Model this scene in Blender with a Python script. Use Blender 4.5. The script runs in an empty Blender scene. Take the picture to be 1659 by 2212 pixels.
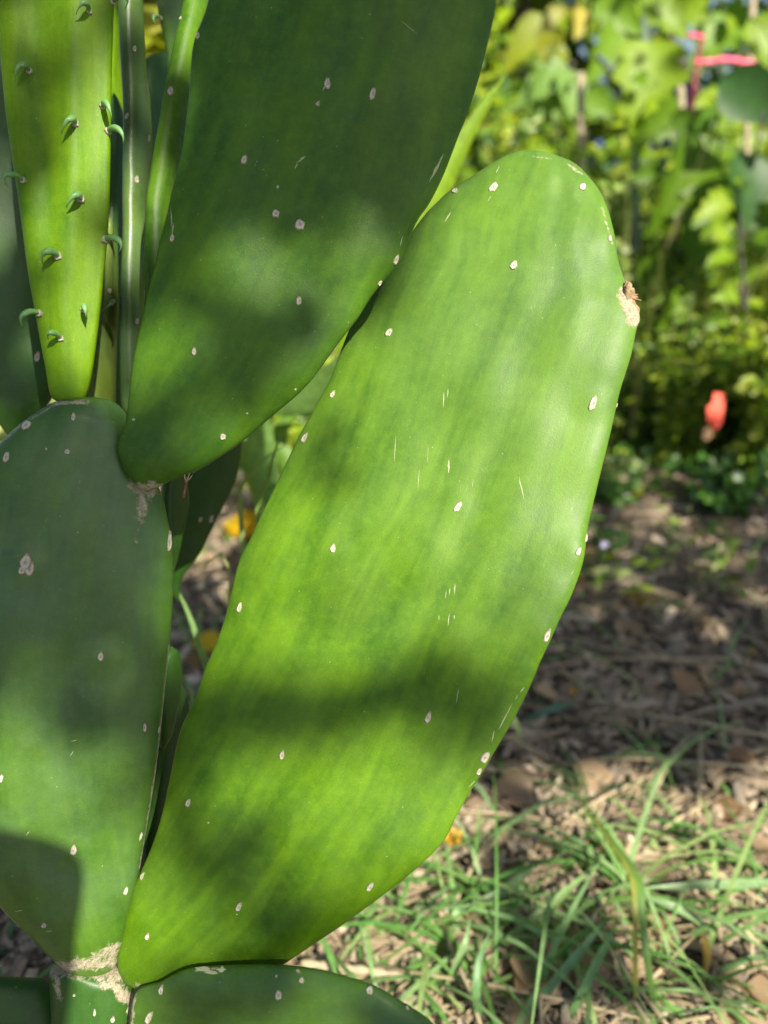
import bpy, bmesh, math, random
import numpy as np
from mathutils import Vector, Matrix, noise
from mathutils.bvhtree import BVHTree

random.seed(7)
R = math.radians
scene = bpy.context.scene
COL = scene.collection

# ------------------------------------------------------------------ camera
W, H = 1659.0, 2212.0
CAM = Vector((0, 0, 0.78))
PITCH = R(24)
LENS = 26.0
cam_d = bpy.data.cameras.new('camera')
cam = bpy.data.objects.new('camera', cam_d)
COL.objects.link(cam)
cam.location = CAM
cam.rotation_euler = (R(90) - PITCH, 0, 0)
cam_d.sensor_width = 36
cam_d.lens = LENS
cam_d.clip_start = 0.01
cam_d.clip_end = 400
cam_d.dof.use_dof = True
cam_d.dof.focus_distance = 0.475
cam_d.dof.aperture_fstop = 3.3
scene.camera = cam

FWD = Vector((0, math.cos(PITCH), -math.sin(PITCH)))
UP = Vector((0, math.sin(PITCH), math.cos(PITCH)))
RIGHT = Vector((1, 0, 0))
KT = 18.0 / LENS / (H / 2)


def P(px, py, z):
    px, py, z = float(px), float(py), float(z)
    return CAM + z * (FWD + RIGHT * ((px - W / 2) * KT) + UP * ((H / 2 - py) * KT))


def G(px, py, h=0.0):
    d = P(px, py, 1) - CAM
    t = (h - CAM.z) / d.z
    return CAM + d * t


def proj(p):
    v = p - CAM
    z = v.dot(FWD)
    return v.dot(RIGHT) / z / KT + W / 2, H / 2 - v.dot(UP) / z / KT, z


# ------------------------------------------------------------------ light
SUNV = -(P(150, 1850, 1) - CAM).normalized()      # towards the sun, behind the camera to the right
sun_el = math.asin(SUNV.z)
sun_az = math.atan2(SUNV.x, SUNV.y)
world = bpy.data.worlds.new('World')
scene.world = world
world.use_nodes = True
wn = world.node_tree
bgn = wn.nodes['Background']
sky = wn.nodes.new('ShaderNodeTexSky')
sky.sky_type = 'NISHITA'
sky.sun_disc = False
sky.sun_elevation = sun_el
sky.sun_rotation = sun_az
sky.air_density = 1.0
sky.dust_density = 1.5
wn.links.new(sky.outputs[0], bgn.inputs[0])
bgn.inputs[1].default_value = 0.052
sun_d = bpy.data.lights.new('sun', 'SUN')
sun_d.energy = 4.2
sun_d.angle = R(0.53)
sun_d.color = (1.0, 0.92, 0.78)
sun = bpy.data.objects.new('sun', sun_d)
COL.objects.link(sun)
sun.rotation_euler = (-SUNV).to_track_quat('-Z', 'Y').to_euler()
scene.view_settings.view_transform = 'Standard'
scene.view_settings.look = 'None'
scene.view_settings.exposure = 1.38
scene.view_settings.gamma = 1.0
scene.cycles.use_denoising = True
scene.cycles.adaptive_threshold = 0.02
scene.cycles.max_bounces = 4
scene.cycles.diffuse_bounces = 2
scene.cycles.glossy_bounces = 2
scene.cycles.transmission_bounces = 3
scene.cycles.transparent_max_bounces = 8
scene.cycles.sample_clamp_indirect = 6


# ------------------------------------------------------------------ materials
def new_mat(name):
    m = bpy.data.materials.new(name)
    m.use_nodes = True
    nt = m.node_tree
    b = nt.nodes['Principled BSDF']
    return m, nt, b


def N(nt, typ, **kw):
    n = nt.nodes.new(typ)
    for k, v in kw.items():
        if k.startswith('i_'):
            n.inputs[k[2:].replace('_', ' ')].default_value = v
        else:
            setattr(n, k, v)
    return n


def mixc(nt, fac, a, b, mode='MIX'):
    n = nt.nodes.new('ShaderNodeMix')
    n.data_type = 'RGBA'
    n.blend_type = mode
    for sock, val in ((n.inputs[0], fac), (n.inputs[6], a), (n.inputs[7], b)):
        if hasattr(val, 'is_output'):
            nt.links.new(val, sock)
        elif isinstance(val, (int, float)):
            sock.default_value = val
        else:
            sock.default_value = (*val, 1)
    return n.outputs[2]


def ramp(nt, fac, stops):
    n = nt.nodes.new('ShaderNodeValToRGB')
    cr = n.color_ramp
    while len(cr.elements) < len(stops):
        cr.elements.new(0.5)
    for e, (p, c) in zip(cr.elements, stops):
        e.position = p
        e.color = (c, c, c, 1) if isinstance(c, (int, float)) else (*c, 1)
    nt.links.new(fac, n.inputs[0])
    return n.outputs[0]


def math_n(nt, op, a, b=None):
    n = nt.nodes.new('ShaderNodeMath')
    n.operation = op
    for sock, val in ((n.inputs[0], a), (n.inputs[1], b)):
        if val is None:
            continue
        if hasattr(val, 'is_output'):
            nt.links.new(val, sock)
        else:
            sock.default_value = val
    return n.outputs[0]


def noise_tex(nt, vec, scale, detail=3, rough=0.55, dist=0.0):
    n = nt.nodes.new('ShaderNodeTexNoise')
    n.inputs['Scale'].default_value = scale
    n.inputs['Detail'].default_value = detail
    n.inputs['Roughness'].default_value = rough
    n.inputs['Distortion'].default_value = dist
    nt.links.new(vec, n.inputs['Vector'])
    return n.outputs[0]


def pad_material(name, dark, light, bloom=(0.12, 0.21, 0.15), bloom_amt=0.25, rough=0.42, sss=0.12, streak=0.5, trans=0.0, spec=0.38, tip=None):
    m, nt, b = new_mat(name)
    tc = N(nt, 'ShaderNodeTexCoord')
    obj = tc.outputs['Object']
    uv = N(nt, 'ShaderNodeAttribute', attribute_name='pad_uv').outputs['Vector']   # metres across / along the pad
    mp = N(nt, 'ShaderNodeMapping')
    mp.inputs['Scale'].default_value = (1, 0.16, 1)
    nt.links.new(uv, mp.inputs[0])
    big = noise_tex(nt, obj, 14, 3, 0.5)
    mid = noise_tex(nt, obj, 75, 4, 0.6)
    stk = noise_tex(nt, mp.outputs[0], 60, 3, 0.55, 0.5)
    f = math_n(nt, 'ADD', math_n(nt, 'MULTIPLY', big, 0.45), math_n(nt, 'MULTIPLY', mid, 0.35))
    f = math_n(nt, 'ADD', f, math_n(nt, 'MULTIPLY', stk, streak))
    f = math_n(nt, 'SUBTRACT', f, 0.4 + streak * 0.5 - 0.5)
    f = ramp(nt, f, [(0.30, 0.0), (0.74, 1.0)])
    col = mixc(nt, f, dark, light)
    blot = ramp(nt, noise_tex(nt, obj, 190, 3, 0.6), [(0.45, 0.0), (0.75, 0.24)])
    col = mixc(nt, blot, col, tuple(1.2 * x for x in light))
    grain = ramp(nt, noise_tex(nt, obj, 1400, 2, 0.7), [(0.25, 0.84), (0.75, 1.16)])
    col = mixc(nt, 1.0, col, grain, 'MULTIPLY')
    # waxy bloom, rubbed off in places
    bl = ramp(nt, noise_tex(nt, obj, 22, 3, 0.65), [(0.4, 0.0), (0.75, bloom_amt)])
    if tip:      # bloom tone mixed in more strongly towards the tip
        sep = N(nt, 'ShaderNodeSeparateXYZ')
        nt.links.new(uv, sep.inputs[0])
        tipf = ramp(nt, math_n(nt, 'ADD', sep.outputs[1], math_n(nt, 'MULTIPLY', math_n(nt, 'SUBTRACT', stk, 0.5), 0.16)), [(tip[0], 0.0), (tip[1], tip[2])])
        bl = math_n(nt, 'ADD', bl, tipf)
    col = mixc(nt, bl, col, bloom)
    st2 = noise_tex(nt, mp.outputs[0], 170, 3, 0.6, 0.3)
    col = mixc(nt, 1.0, col, ramp(nt, st2, [(0.3, 0.93), (0.7, 1.06)]), 'MULTIPLY')
    # pale stomata-like flecks
    vo = N(nt, 'ShaderNodeTexVoronoi')
    vo.inputs['Scale'].default_value = 230
    nt.links.new(obj, vo.inputs['Vector'])
    fl = ramp(nt, vo.outputs['Distance'], [(0.05, 0.9), (0.12, 0.0)])
    gate = ramp(nt, noise_tex(nt, obj, 120, 2), [(0.55, 0.0), (0.66, 1.0)])
    col = mixc(nt, math_n(nt, 'MULTIPLY', math_n(nt, 'MULTIPLY', fl, gate), 0.55), col, (0.34, 0.42, 0.24))
    # cork
    ck = N(nt, 'ShaderNodeAttribute', attribute_name='cork_and_lit_rim').outputs['Fac']
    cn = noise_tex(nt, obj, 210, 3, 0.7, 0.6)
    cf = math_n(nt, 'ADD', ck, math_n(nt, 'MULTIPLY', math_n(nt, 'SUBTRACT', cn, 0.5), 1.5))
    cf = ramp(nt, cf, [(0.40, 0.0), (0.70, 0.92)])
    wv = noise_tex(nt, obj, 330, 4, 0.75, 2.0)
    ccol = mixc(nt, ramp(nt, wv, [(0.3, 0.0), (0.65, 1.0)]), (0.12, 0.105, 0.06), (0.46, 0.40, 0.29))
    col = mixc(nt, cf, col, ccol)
    nt.links.new(col, b.inputs['Base Color'])
    rr = math_n(nt, 'ADD', math_n(nt, 'MULTIPLY', cf, 0.4), math_n(nt, 'ADD', math_n(nt, 'MULTIPLY', mid, 0.18), rough - 0.09))
    nt.links.new(rr, b.inputs['Roughness'])
    b.inputs['IOR'].default_value = 1.42
    b.inputs['Specular IOR Level'].default_value = spec
    b.inputs['Subsurface Weight'].default_value = sss
    b.inputs['Subsurface Radius'].default_value = (0.5, 1.0, 0.15)
    b.inputs['Subsurface Scale'].default_value = 0.006
    fine = noise_tex(nt, obj, 900, 2, 0.6)
    bump = N(nt, 'ShaderNodeBump')
    bump.inputs['Strength'].default_value = 0.16
    bump.inputs['Distance'].default_value = 0.0006
    hgt = math_n(nt, 'ADD', fine, math_n(nt, 'MULTIPLY', stk, 2.0))
    hgt = math_n(nt, 'ADD', hgt, math_n(nt, 'MULTIPLY', math_n(nt, 'MULTIPLY', cf, wv), 7.0))
    nt.links.new(hgt, bump.inputs['Height'])
    nt.links.new(bump.outputs[0], b.inputs['Normal'])
    if trans > 0:
        out = nt.nodes['Material Output']
        tr = N(nt, 'ShaderNodeBsdfTranslucent')
        nt.links.new(mixc(nt, 1.0, col, (1.6, 1.5, 0.6), 'MULTIPLY'), tr.inputs['Color'])
        ms = N(nt, 'ShaderNodeMixShader')
        ms.inputs[0].default_value = trans
        nt.links.new(b.outputs[0], ms.inputs[1])
        nt.links.new(tr.outputs[0], ms.inputs[2])
        nt.links.new(ms.outputs[0], out.inputs[0])
    return m


M_PAD = pad_material('pad_skin', (0.032, 0.096, 0.003), (0.100, 0.205, 0.004), bloom=(0.105, 0.19, 0.065), bloom_amt=0.14, rough=0.45, sss=0.0, spec=0.26, streak=0.7, tip=(0.28, 0.52, 0.25))
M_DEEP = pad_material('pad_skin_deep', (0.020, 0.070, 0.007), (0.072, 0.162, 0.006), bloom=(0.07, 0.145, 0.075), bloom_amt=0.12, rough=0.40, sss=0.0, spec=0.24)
M_PADW = pad_material('pad_skin_waxy', (0.026, 0.076, 0.009), (0.068, 0.150, 0.012), bloom=(0.11, 0.18, 0.12), bloom_amt=0.24, rough=0.33, sss=0.0, spec=0.55)
M_PADD = pad_material('pad_skin_dark', (0.015, 0.056, 0.007), (0.036, 0.104, 0.009), bloom=(0.07, 0.13, 0.07), bloom_amt=0.15, rough=0.4, sss=0.0)  # darker green skin for the rear, lower and trunk pads
M_YOUNG = pad_material('pad_skin_young', (0.056, 0.145, 0.002), (0.135, 0.245, 0.003), bloom_amt=0.0, rough=0.5, sss=0.25, streak=0.8, spec=0.2)
M_SLIM = pad_material('pad_skin_slim', (0.045, 0.095, 0.014), (0.085, 0.150, 0.022), bloom_amt=0.3, rough=0.36, streak=0.9, sss=0.0)
M_OLIVE = pad_material('pad_skin_olive', (0.055, 0.09, 0.010), (0.11, 0.16, 0.020), bloom_amt=0.15, rough=0.42, streak=0.9, sss=0.0)


def simple_mat(name, c1, c2, scale=60, rough=0.8, bump=0.3, bdist=0.001, coord='Object', spec=0.4, stretch=None):
    m, nt, b = new_mat(name)
    tc = N(nt, 'ShaderNodeTexCoord')
    v = tc.outputs[coord]
    if stretch:
        mp = N(nt, 'ShaderNodeMapping')
        mp.inputs['Scale'].default_value = stretch
        nt.links.new(v, mp.inputs[0])
        v = mp.outputs[0]
    n = noise_tex(nt, v, scale, 5, 0.65, 0.4)
    col = mixc(nt, ramp(nt, n, [(0.3, 0.0), (0.7, 1.0)]), c1, c2)
    oi = N(nt, 'ShaderNodeObjectInfo')
    col = mixc(nt, math_n(nt, 'MULTIPLY', oi.outputs['Random'], 0.35), col, (c1[0] * 0.6, c1[1] * 0.6, c1[2] * 0.6))
    nt.links.new(col, b.inputs['Base Color'])
    b.inputs['Roughness'].default_value = rough
    b.inputs['Specular IOR Level'].default_value = spec
    if bump:
        bp = N(nt, 'ShaderNodeBump')
        bp.inputs['Strength'].default_value = bump
        bp.inputs['Distance'].default_value = bdist
        nt.links.new(n, bp.inputs['Height'])
        nt.links.new(bp.outputs[0], b.inputs['Normal'])
    return m


def leaf_material(name, rough=0.45, trans=0.4, spec=0.3):
    """leaf colour comes from the mesh colour attribute 'tint' (each leaf its own)."""
    m, nt, b = new_mat(name)
    at = N(nt, 'ShaderNodeAttribute', attribute_name='tint')
    tc = N(nt, 'ShaderNodeTexCoord')
    n = noise_tex(nt, tc.outputs['Object'], 90, 3)
    col = mixc(nt, 1.0, at.outputs['Color'], ramp(nt, n, [(0.25, 0.7), (0.75, 1.15)]), 'MULTIPLY')
    nt.links.new(col, b.inputs['Base Color'])
    b.inputs['Roughness'].default_value = rough
    b.inputs['Specular IOR Level'].default_value = spec
    tr = N(nt, 'ShaderNodeBsdfTranslucent')
    nt.links.new(mixc(nt, 1.0, col, (1.5, 1.5, 0.5), 'MULTIPLY'), tr.inputs['Color'])
    ms = N(nt, 'ShaderNodeMixShader')
    ms.inputs[0].default_value = trans
    nt.links.new(b.outputs[0], ms.inputs[1])
    nt.links.new(tr.outputs[0], ms.inputs[2])
    nt.links.new(ms.outputs[0], nt.nodes['Material Output'].inputs[0])
    return m


M_LEAF = leaf_material('leaf_blade', 0.45, 0.36, 0.25)
M_WEED = leaf_material('weed_leaf', 0.38, 0.34, 0.4)
M_GRASS = leaf_material('grass_blade', 0.4, 0.3)
M_AREOLE, nt, b = new_mat('areole_felt')
tc = N(nt, 'ShaderNodeTexCoord')
mp = N(nt, 'ShaderNodeMapping')
mp.inputs['Scale'].default_value = (1, 0.65, 0)
nt.links.new(tc.outputs['Object'], mp.inputs[0])
ln = N(nt, 'ShaderNodeVectorMath', operation='LENGTH')
nt.links.new(mp.outputs[0], ln.inputs[0])
oi = N(nt, 'ShaderNodeObjectInfo')
ad = N(nt, 'ShaderNodeVectorMath', operation='ADD')
nt.links.new(tc.outputs['Object'], ad.inputs[0])
nt.links.new(oi.outputs['Location'], ad.inputs[1])
nz = noise_tex(nt, ad.outputs[0], 2.6, 4, 0.7, 0.8)
rr = math_n(nt, 'ADD', ln.outputs['Value'], math_n(nt, 'MULTIPLY', math_n(nt, 'SUBTRACT', nz, 0.5), 0.9))
cc = ramp(nt, rr, [(0.0, (0.20, 0.165, 0.115)), (0.30, (0.37, 0.335, 0.265)), (0.62, (0.46, 0.43, 0.35)), (0.88, (0.40, 0.36, 0.27)), (1.0, (0.22, 0.22, 0.12))])
nt.links.new(cc, b.inputs['Base Color'])
b.inputs['Roughness'].default_value = 0.9
M_SCRATCH = simple_mat('scratch_tissue', (0.24, 0.30, 0.12), (0.50, 0.50, 0.34), 4, 0.8, 0.4, 0.0004)
M_SCAR = simple_mat('scar_cork', (0.24, 0.15, 0.075), (0.46, 0.32, 0.19), 260, 0.9, 0.8, 0.0015)
M_BUD = simple_mat('hook_leaf', (0.11, 0.25, 0.07), (0.17, 0.34, 0.12), 200, 0.4, 0.15, 0.0004)
M_CHIP = simple_mat('wood_chip', (0.22, 0.15, 0.095), (0.46, 0.335, 0.22), 4, 0.85, 0.5, 0.03, stretch=(1, 6, 6))
M_CHIPG = simple_mat('weathered_chip', (0.20, 0.165, 0.12), (0.40, 0.34, 0.26), 4, 0.85, 0.5, 0.03, stretch=(1, 6, 6))
M_BARK = simple_mat('tree_bark', (0.09, 0.07, 0.05), (0.22, 0.18, 0.14), 25, 0.9, 0.8, 0.01, stretch=(4, 4, 1))
M_STEM = simple_mat('green_stem', (0.07, 0.13, 0.03), (0.14, 0.22, 0.07), 40, 0.55, 0.2)
M_STRAW = simple_mat('straw', (0.30, 0.23, 0.13), (0.54, 0.45, 0.29), 50, 0.75, 0.3)
M_CANE = simple_mat('dry_cane', (0.30, 0.24, 0.14), (0.50, 0.43, 0.29), 60, 0.7, 0.3, stretch=(4, 4, 1))
M_REDCANE = simple_mat('red_stem', (0.14, 0.02, 0.025), (0.24, 0.04, 0.05), 60, 0.6, 0.2)
M_GREYSTEM = simple_mat('grey_green_stem', (0.10, 0.15, 0.11), (0.18, 0.24, 0.18), 40, 0.5, 0.2)
M_DARKSTEM = simple_mat('dark_stem', (0.035, 0.035, 0.025), (0.07, 0.065, 0.05), 40, 0.7, 0.2)
M_PINK = simple_mat('flagging_tape', (0.75, 0.07, 0.16), (0.85, 0.14, 0.24), 30, 0.4, 0.1)
M_ORANGE = simple_mat('orange_tag', (0.75, 0.040, 0.004), (0.85, 0.060, 0.006), 30, 0.45, 0.1)
M_BLUE = simple_mat('blue_plastic', (0.015, 0.05, 0.30), (0.02, 0.08, 0.42), 6, 0.4, 0.05)
M_BROWN = simple_mat('dead_leaf', (0.16, 0.09, 0.04), (0.33, 0.21, 0.11), 40, 0.8, 0.5)
M_TWIG = simple_mat('brown_bract', (0.06, 0.025, 0.010), (0.15, 0.06, 0.02), 300, 0.5, 0.4, 0.0005)

# ground
M_GROUND, nt, b = new_mat('mulch_soil')
tc = N(nt, 'ShaderNodeTexCoord')
n1 = noise_tex(nt, tc.outputs['Object'], 3, 6, 0.65)
n2 = noise_tex(nt, tc.outputs['Object'], 55, 5, 0.7, 0.8)
c = mixc(nt, ramp(nt, n2, [(0.3, 0.0), (0.72, 1.0)]), (0.055, 0.040, 0.028), (0.22, 0.165, 0.115))
c = mixc(nt, ramp(nt, n1, [(0.5, 0.0), (0.75, 0.5)]), c, (0.06, 0.075, 0.03))
nt.links.new(c, b.inputs['Base Color'])
b.inputs['Roughness'].default_value = 0.95
bp = N(nt, 'ShaderNodeBump')
bp.inputs['Strength'].default_value = 0.8
bp.inputs['Distance'].default_value = 0.01
nt.links.new(n2, bp.inputs['Height'])
nt.links.new(bp.outputs[0], b.inputs['Normal'])


# ------------------------------------------------------------------ helpers
def link(name, me, mat=None, parent=None, pinv=None, smooth=True):
    o = bpy.data.objects.new(name, me)
    COL.objects.link(o)
    if mat and not me.materials:
        me.materials.append(mat)
    if smooth and len(me.polygons):
        me.polygons.foreach_set('use_smooth', [True] * len(me.polygons))
    if parent is not None:
        o.parent = parent
        if pinv is not None:
            o.matrix_parent_inverse = pinv
    return o


def mesh(name, vs, fs):
    me = bpy.data.meshes.new(name)
    me.from_pydata([tuple(v) for v in vs], [], fs)
    me.update()
    return me


def tag(o, label, cat=None, group=None, kind=None):
    if label:
        o['label'] = label
    if cat:
        o['category'] = cat
    if group:
        o['group'] = group
    if kind:
        o['kind'] = kind
    return o


def thing(name, loc, label, cat, group=None):
    o = bpy.data.objects.new(name, None)
    o.empty_display_size = 0.05
    COL.objects.link(o)
    o.location = loc
    tag(o, label, cat, group)
    return o, Matrix.Translation(Vector(loc)).inverted()


def catmull(pts, n):
    """open Catmull-Rom through pts, resampled to n points of equal arc length."""
    pts = [np.array(p, float) for p in pts]
    ext = [2 * pts[0] - pts[1]] + pts + [2 * pts[-1] - pts[-2]]
    out = []
    for i in range(1, len(ext) - 2):
        p0, p1, p2, p3 = ext[i - 1:i + 3]
        for t in np.linspace(0, 1, 14, endpoint=False):
            out.append(0.5 * ((2 * p1) + (-p0 + p2) * t + (2 * p0 - 5 * p1 + 4 * p2 - p3) * t * t + (-p0 + 3 * p1 - 3 * p2 + p3) * t ** 3))
    out.append(pts[-1])
    out = np.array(out)
    d = np.r_[0, np.cumsum(np.linalg.norm(np.diff(out, axis=0), axis=1))]
    s = np.linspace(0, d[-1], n)
    return np.stack([np.interp(s, d, out[:, k]) for k in range(out.shape[1])], 1)


def tube(pts, radii, seg=8, cap=True):
    """vertices and faces of a tapered tube along pts."""
    pts = [Vector(p) for p in pts]
    vs, fs = [], []
    n = len(pts)
    ref = Vector((0.31, 0.77, 0.55)).normalized()
    for i, p in enumerate(pts):
        t = (pts[min(i + 1, n - 1)] - pts[max(i - 1, 0)]).normalized()
        a = t.cross(ref)
        if a.length < 0.05:
            a = t.cross(Vector((1, 0, 0)))
        a.normalize()
        bb = t.cross(a)
        for j in range(seg):
            th = 2 * math.pi * j / seg
            vs.append(p + (a * math.cos(th) + bb * math.sin(th)) * radii[i])
    for i in range(n - 1):
        for j in range(seg):
            k = (j + 1) % seg
            fs.append((i * seg + j, i * seg + k, (i + 1) * seg + k, (i + 1) * seg + j))
    if cap:
        fs.append(tuple(range(seg))[::-1])
        fs.append(tuple((n - 1) * seg + j for j in range(seg)))
    return vs, fs


# ------------------------------------------------------------------ ground
def ground_h(x, y):
    return 0.018 * noise.noise((x * 1.7, y * 1.7, 0.3)) + 0.008 * noise.noise((x * 6, y * 6, 1.3))


def build_ground():
    vs, fs = [], []
    xs = sorted(set([round(v, 3) for v in list(np.linspace(-2.5, 3.5, 110)) + list(np.linspace(-120, -2.5, 14)) + list(np.linspace(3.5, 120, 14))]))
    ys = sorted(set([round(v, 3) for v in list(np.linspace(-1.0, 5, 110)) + list(np.linspace(-80, -1.0, 10)) + list(np.linspace(5, 200, 18))]))
    for y in ys:
        for x in xs:
            vs.append((x, y, ground_h(x, y)))
    nx = len(xs)
    for j in range(len(ys) - 1):
        for i in range(nx - 1):
            a = j * nx + i
            fs.append((a, a + 1, a + nx + 1, a + nx))
    o = link('ground', mesh('ground', vs, fs), M_GROUND)
    tag(o, 'brown bark mulch ground under the cactus and weeds', kind='structure')
    o['kind'] = 'structure'
    return o


build_ground()

# ------------------------------------------------------------------ cactus
CBASE = P(200, 2150, 0.47)
CBASE.z = 0.0
cactus, CINV = thing('prickly_pear_cactus', CBASE, 'large spineless prickly pear with broad flat green pads filling the left and middle', 'cactus')
BV = {}


def seg_dist(x, y, s):
    x0, y0, x1, y1 = s[:4]
    dx, dy = x1 - x0, y1 - y0
    L2 = dx * dx + dy * dy
    t = 0 if L2 == 0 else max(0, min(1, ((x - x0) * dx + (y - y0) * dy) / L2))
    return math.hypot(x - x0 - t * dx, y - y0 - t * dy)


def pad(key, Lp, Rp, anch, T, mat, rows=110, seg=56, n=2.5, cork_and_lit_rim=(), wave=0.003, fold=0.0, nfold=3, bend=0.0, seed=0, label=None, wmax=None, twist=0.0, root=None, inv=None):
    """a pad from its two side curves (base to tip, given as viewed), on its own plane in depth, with real thickness."""
    # plane 1/z = a + b x + c y
    A = np.array([[1, x, y] for x, y, z in anch])
    co = np.linalg.solve(A, np.array([1 / z for x, y, z in anch]))
    Lc, Rc = catmull(Lp, rows), catmull(Rp, rows)
    p3 = lambda q: P(q[0], q[1], 1 / (co[0] + co[1] * q[0] + co[2] * q[1]))
    q0, q1, q2 = [P(*a) for a in anch]
    nrm = (q1 - q0).cross(q2 - q0).normalized()
    if nrm.dot(CAM - q0) < 0:
        nrm = -nrm
    Lw = [p3(q) for q in Lc]
    Rw = [p3(q) for q in Rc]
    hws = [(l - r).length / 2 for l, r in zip(Lw, Rw)]
    w0 = (wmax or max(hws)) * 0.42
    vs, uvs, fs = [], [], []
    along = 0
    prev = None
    for i in range(rows):
        c = (Lw[i] + Rw[i]) / 2
        if prev is not None:
            along += (c - prev).length
        prev = c
        ax = (Rw[i] - Lw[i]) / 2
        hw = max(hws[i], 1e-5)
        Ti = T * min(1.0, hw / w0) ** 0.6
        v = i / (rows - 1)
        for j in range(seg):
            th = 2 * math.pi * j / seg
            cu, su = math.cos(th), math.sin(th)
            u = math.copysign(abs(cu) ** (2 / n), cu)
            h = math.copysign(abs(su) ** (2 / n), su)
            mid = bend * (1 - (2 * v - 1) ** 2) + twist * u * (v - 0.5)
            p = c + ax * u
            wv = wave * (noise.noise((p.x * 9 + seed, p.y * 9, p.z * 9)) + 0.5 * noise.noise((p.x * 23 + seed, p.y * 23, p.z * 23)))
            fo = 0.0
            if fold:
                env = (1 - abs(u) ** 4) * min(1, v * 6)
                fo = fold * env * 1.6 * noise.noise((u * nfold * 0.45 + seed * 3, v * 2.0, seed))
            vs.append(p + nrm * (Ti * h + mid + wv * min(1, hw / w0) + fo))
            uvs.append((u * hw + seed, along, h * 0.01))
    for i in range(rows - 1):
        for j in range(seg):
            k = (j + 1) % seg
            fs.append((i * seg + j, (i + 1) * seg + j, (i + 1) * seg + k, i * seg + k))
    fs.append(tuple(range(seg)))
    fs.append(tuple((rows - 1) * seg + j for j in range(seg))[::-1])
    me = mesh('pad_' + key, vs, fs)
    bm = bmesh.new()
    bm.from_mesh(me)
    bmesh.ops.recalc_face_normals(bm, faces=bm.faces[:])
    bm.to_mesh(me)
    bm.free()
    at = me.attributes.new('pad_uv', 'FLOAT_VECTOR', 'POINT')
    at.data.foreach_set('vector', [x for q in uvs for x in q])
    ck = me.attributes.new('cork_and_lit_rim', 'FLOAT', 'POINT')
    vals = []
    for q in vs:
        x, y, z = proj(q)
        f = 0.0
        for s in cork_and_lit_rim:
            d = seg_dist(x, y, s) / s[4]
            st = s[5] if len(s) > 5 else 1.0
            f = max(f, st * max(0.0, 1 - d * 0.5))
        vals.append(f)
    ck.data.foreach_set('value', vals)
    o = link('pad', me, mat, root or cactus, inv or CINV)
    if label:
        o['label'] = label
    BV[key] = (o, BVHTree.FromPolygons([Vector(v) for v in vs], fs))
    return o


# outlines, base to tip, both curves start and end at common points
A_L = [(300, 2136), (272, 2115), (259, 2094), (257, 2059), (270, 2001), (292, 1921), (310, 1881), (334, 1828), (359, 1757), (381, 1668), (403, 1570), (430, 1512), (452, 1445), (470, 1401), (486, 1358), (502, 1304), (518, 1243), (532, 1203), (550, 1171), (564, 1142), (590, 1083), (617, 1024), (638, 979), (665, 928), (689, 883), (713, 838), (725, 811), (745, 760), (770, 697), (795, 646), (821, 610), (870, 545), (928, 464), (977, 415), (1021, 384), (1066, 355), (1106, 335), (1137, 331), (1165, 334)]
A_R = [(300, 2136), (340, 2140), (420, 2142), (520, 2122), (603, 2085), (665, 2045), (754, 1983), (843, 1916), (888, 1881), (958, 1814), (986, 1761), (1011, 1718), (1053, 1647), (1089, 1587), (1132, 1508), (1171, 1419), (1203, 1348), (1231, 1291), (1252, 1235), (1261, 1195), (1267, 1149), (1277, 1103), (1294, 1032), (1319, 930), (1337, 850), (1359, 779), (1371, 722), (1379, 694), (1366, 662), (1351, 625), (1340, 592), (1332, 562), (1324, 508), (1315, 468), (1297, 419), (1270, 382), (1248, 362), (1217, 348), (1181, 337), (1165, 334)]
pad('A', A_L, A_R, [(280, 2120, 0.475), (1165, 334, 0.515), (520, 1243, 0.505)], 0.011, M_PAD, rows=190, seg=128, n=2.3, fold=0.0011, nfold=8, wave=0.0045, seed=1.0, bend=0.008,
    cork_and_lit_rim=[(1350, 632, 1366, 690, 13, 1.15), (1360, 655, 1376, 690, 12, 1.2), (1150, 338, 1190, 344, 3, 0.8), (1230, 358, 1255, 372, 3, 0.8), (1300, 440, 1322, 530, 3, 0.62), (300, 2130, 290, 2126, 6, 0.6)],
    label='long broad lit pad, the largest, leaning right with a torn corky notch')

B_L = [(318, 1062), (300, 1053), (283, 1033), (267, 1006), (257, 969), (260, 953), (272, 916), (275, 883), (278, 849), (283, 799), (293, 743), (313, 666), (330, 599), (347, 526), (363, 467), (380, 390), (394, 333), (403, 256), (410, 189), (414, 124), (425, 80), (437, 44), (450, 0), (480, -120), (540, -240), (640, -330), (760, -360)]
B_R = [(318, 1062), (340, 1053), (369, 1040), (422, 1019), (476, 987), (529, 950), (582, 904), (630, 864), (657, 838), (681, 811), (737, 733), (773, 686), (804, 637), (848, 584), (870, 548), (901, 477), (928, 437), (959, 375), (990, 295), (1015, 230), (1040, 150), (1058, 75), (1072, 0), (1075, -90), (1050, -190), (980, -290), (880, -345), (760, -360)]
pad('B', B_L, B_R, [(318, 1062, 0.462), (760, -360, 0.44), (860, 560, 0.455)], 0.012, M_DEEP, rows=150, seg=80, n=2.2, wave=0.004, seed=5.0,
    cork_and_lit_rim=[(300, 1052, 345, 1052, 12, 0.85)], label='broad shaded pad rising from the waxy left pad to the top edge')

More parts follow.
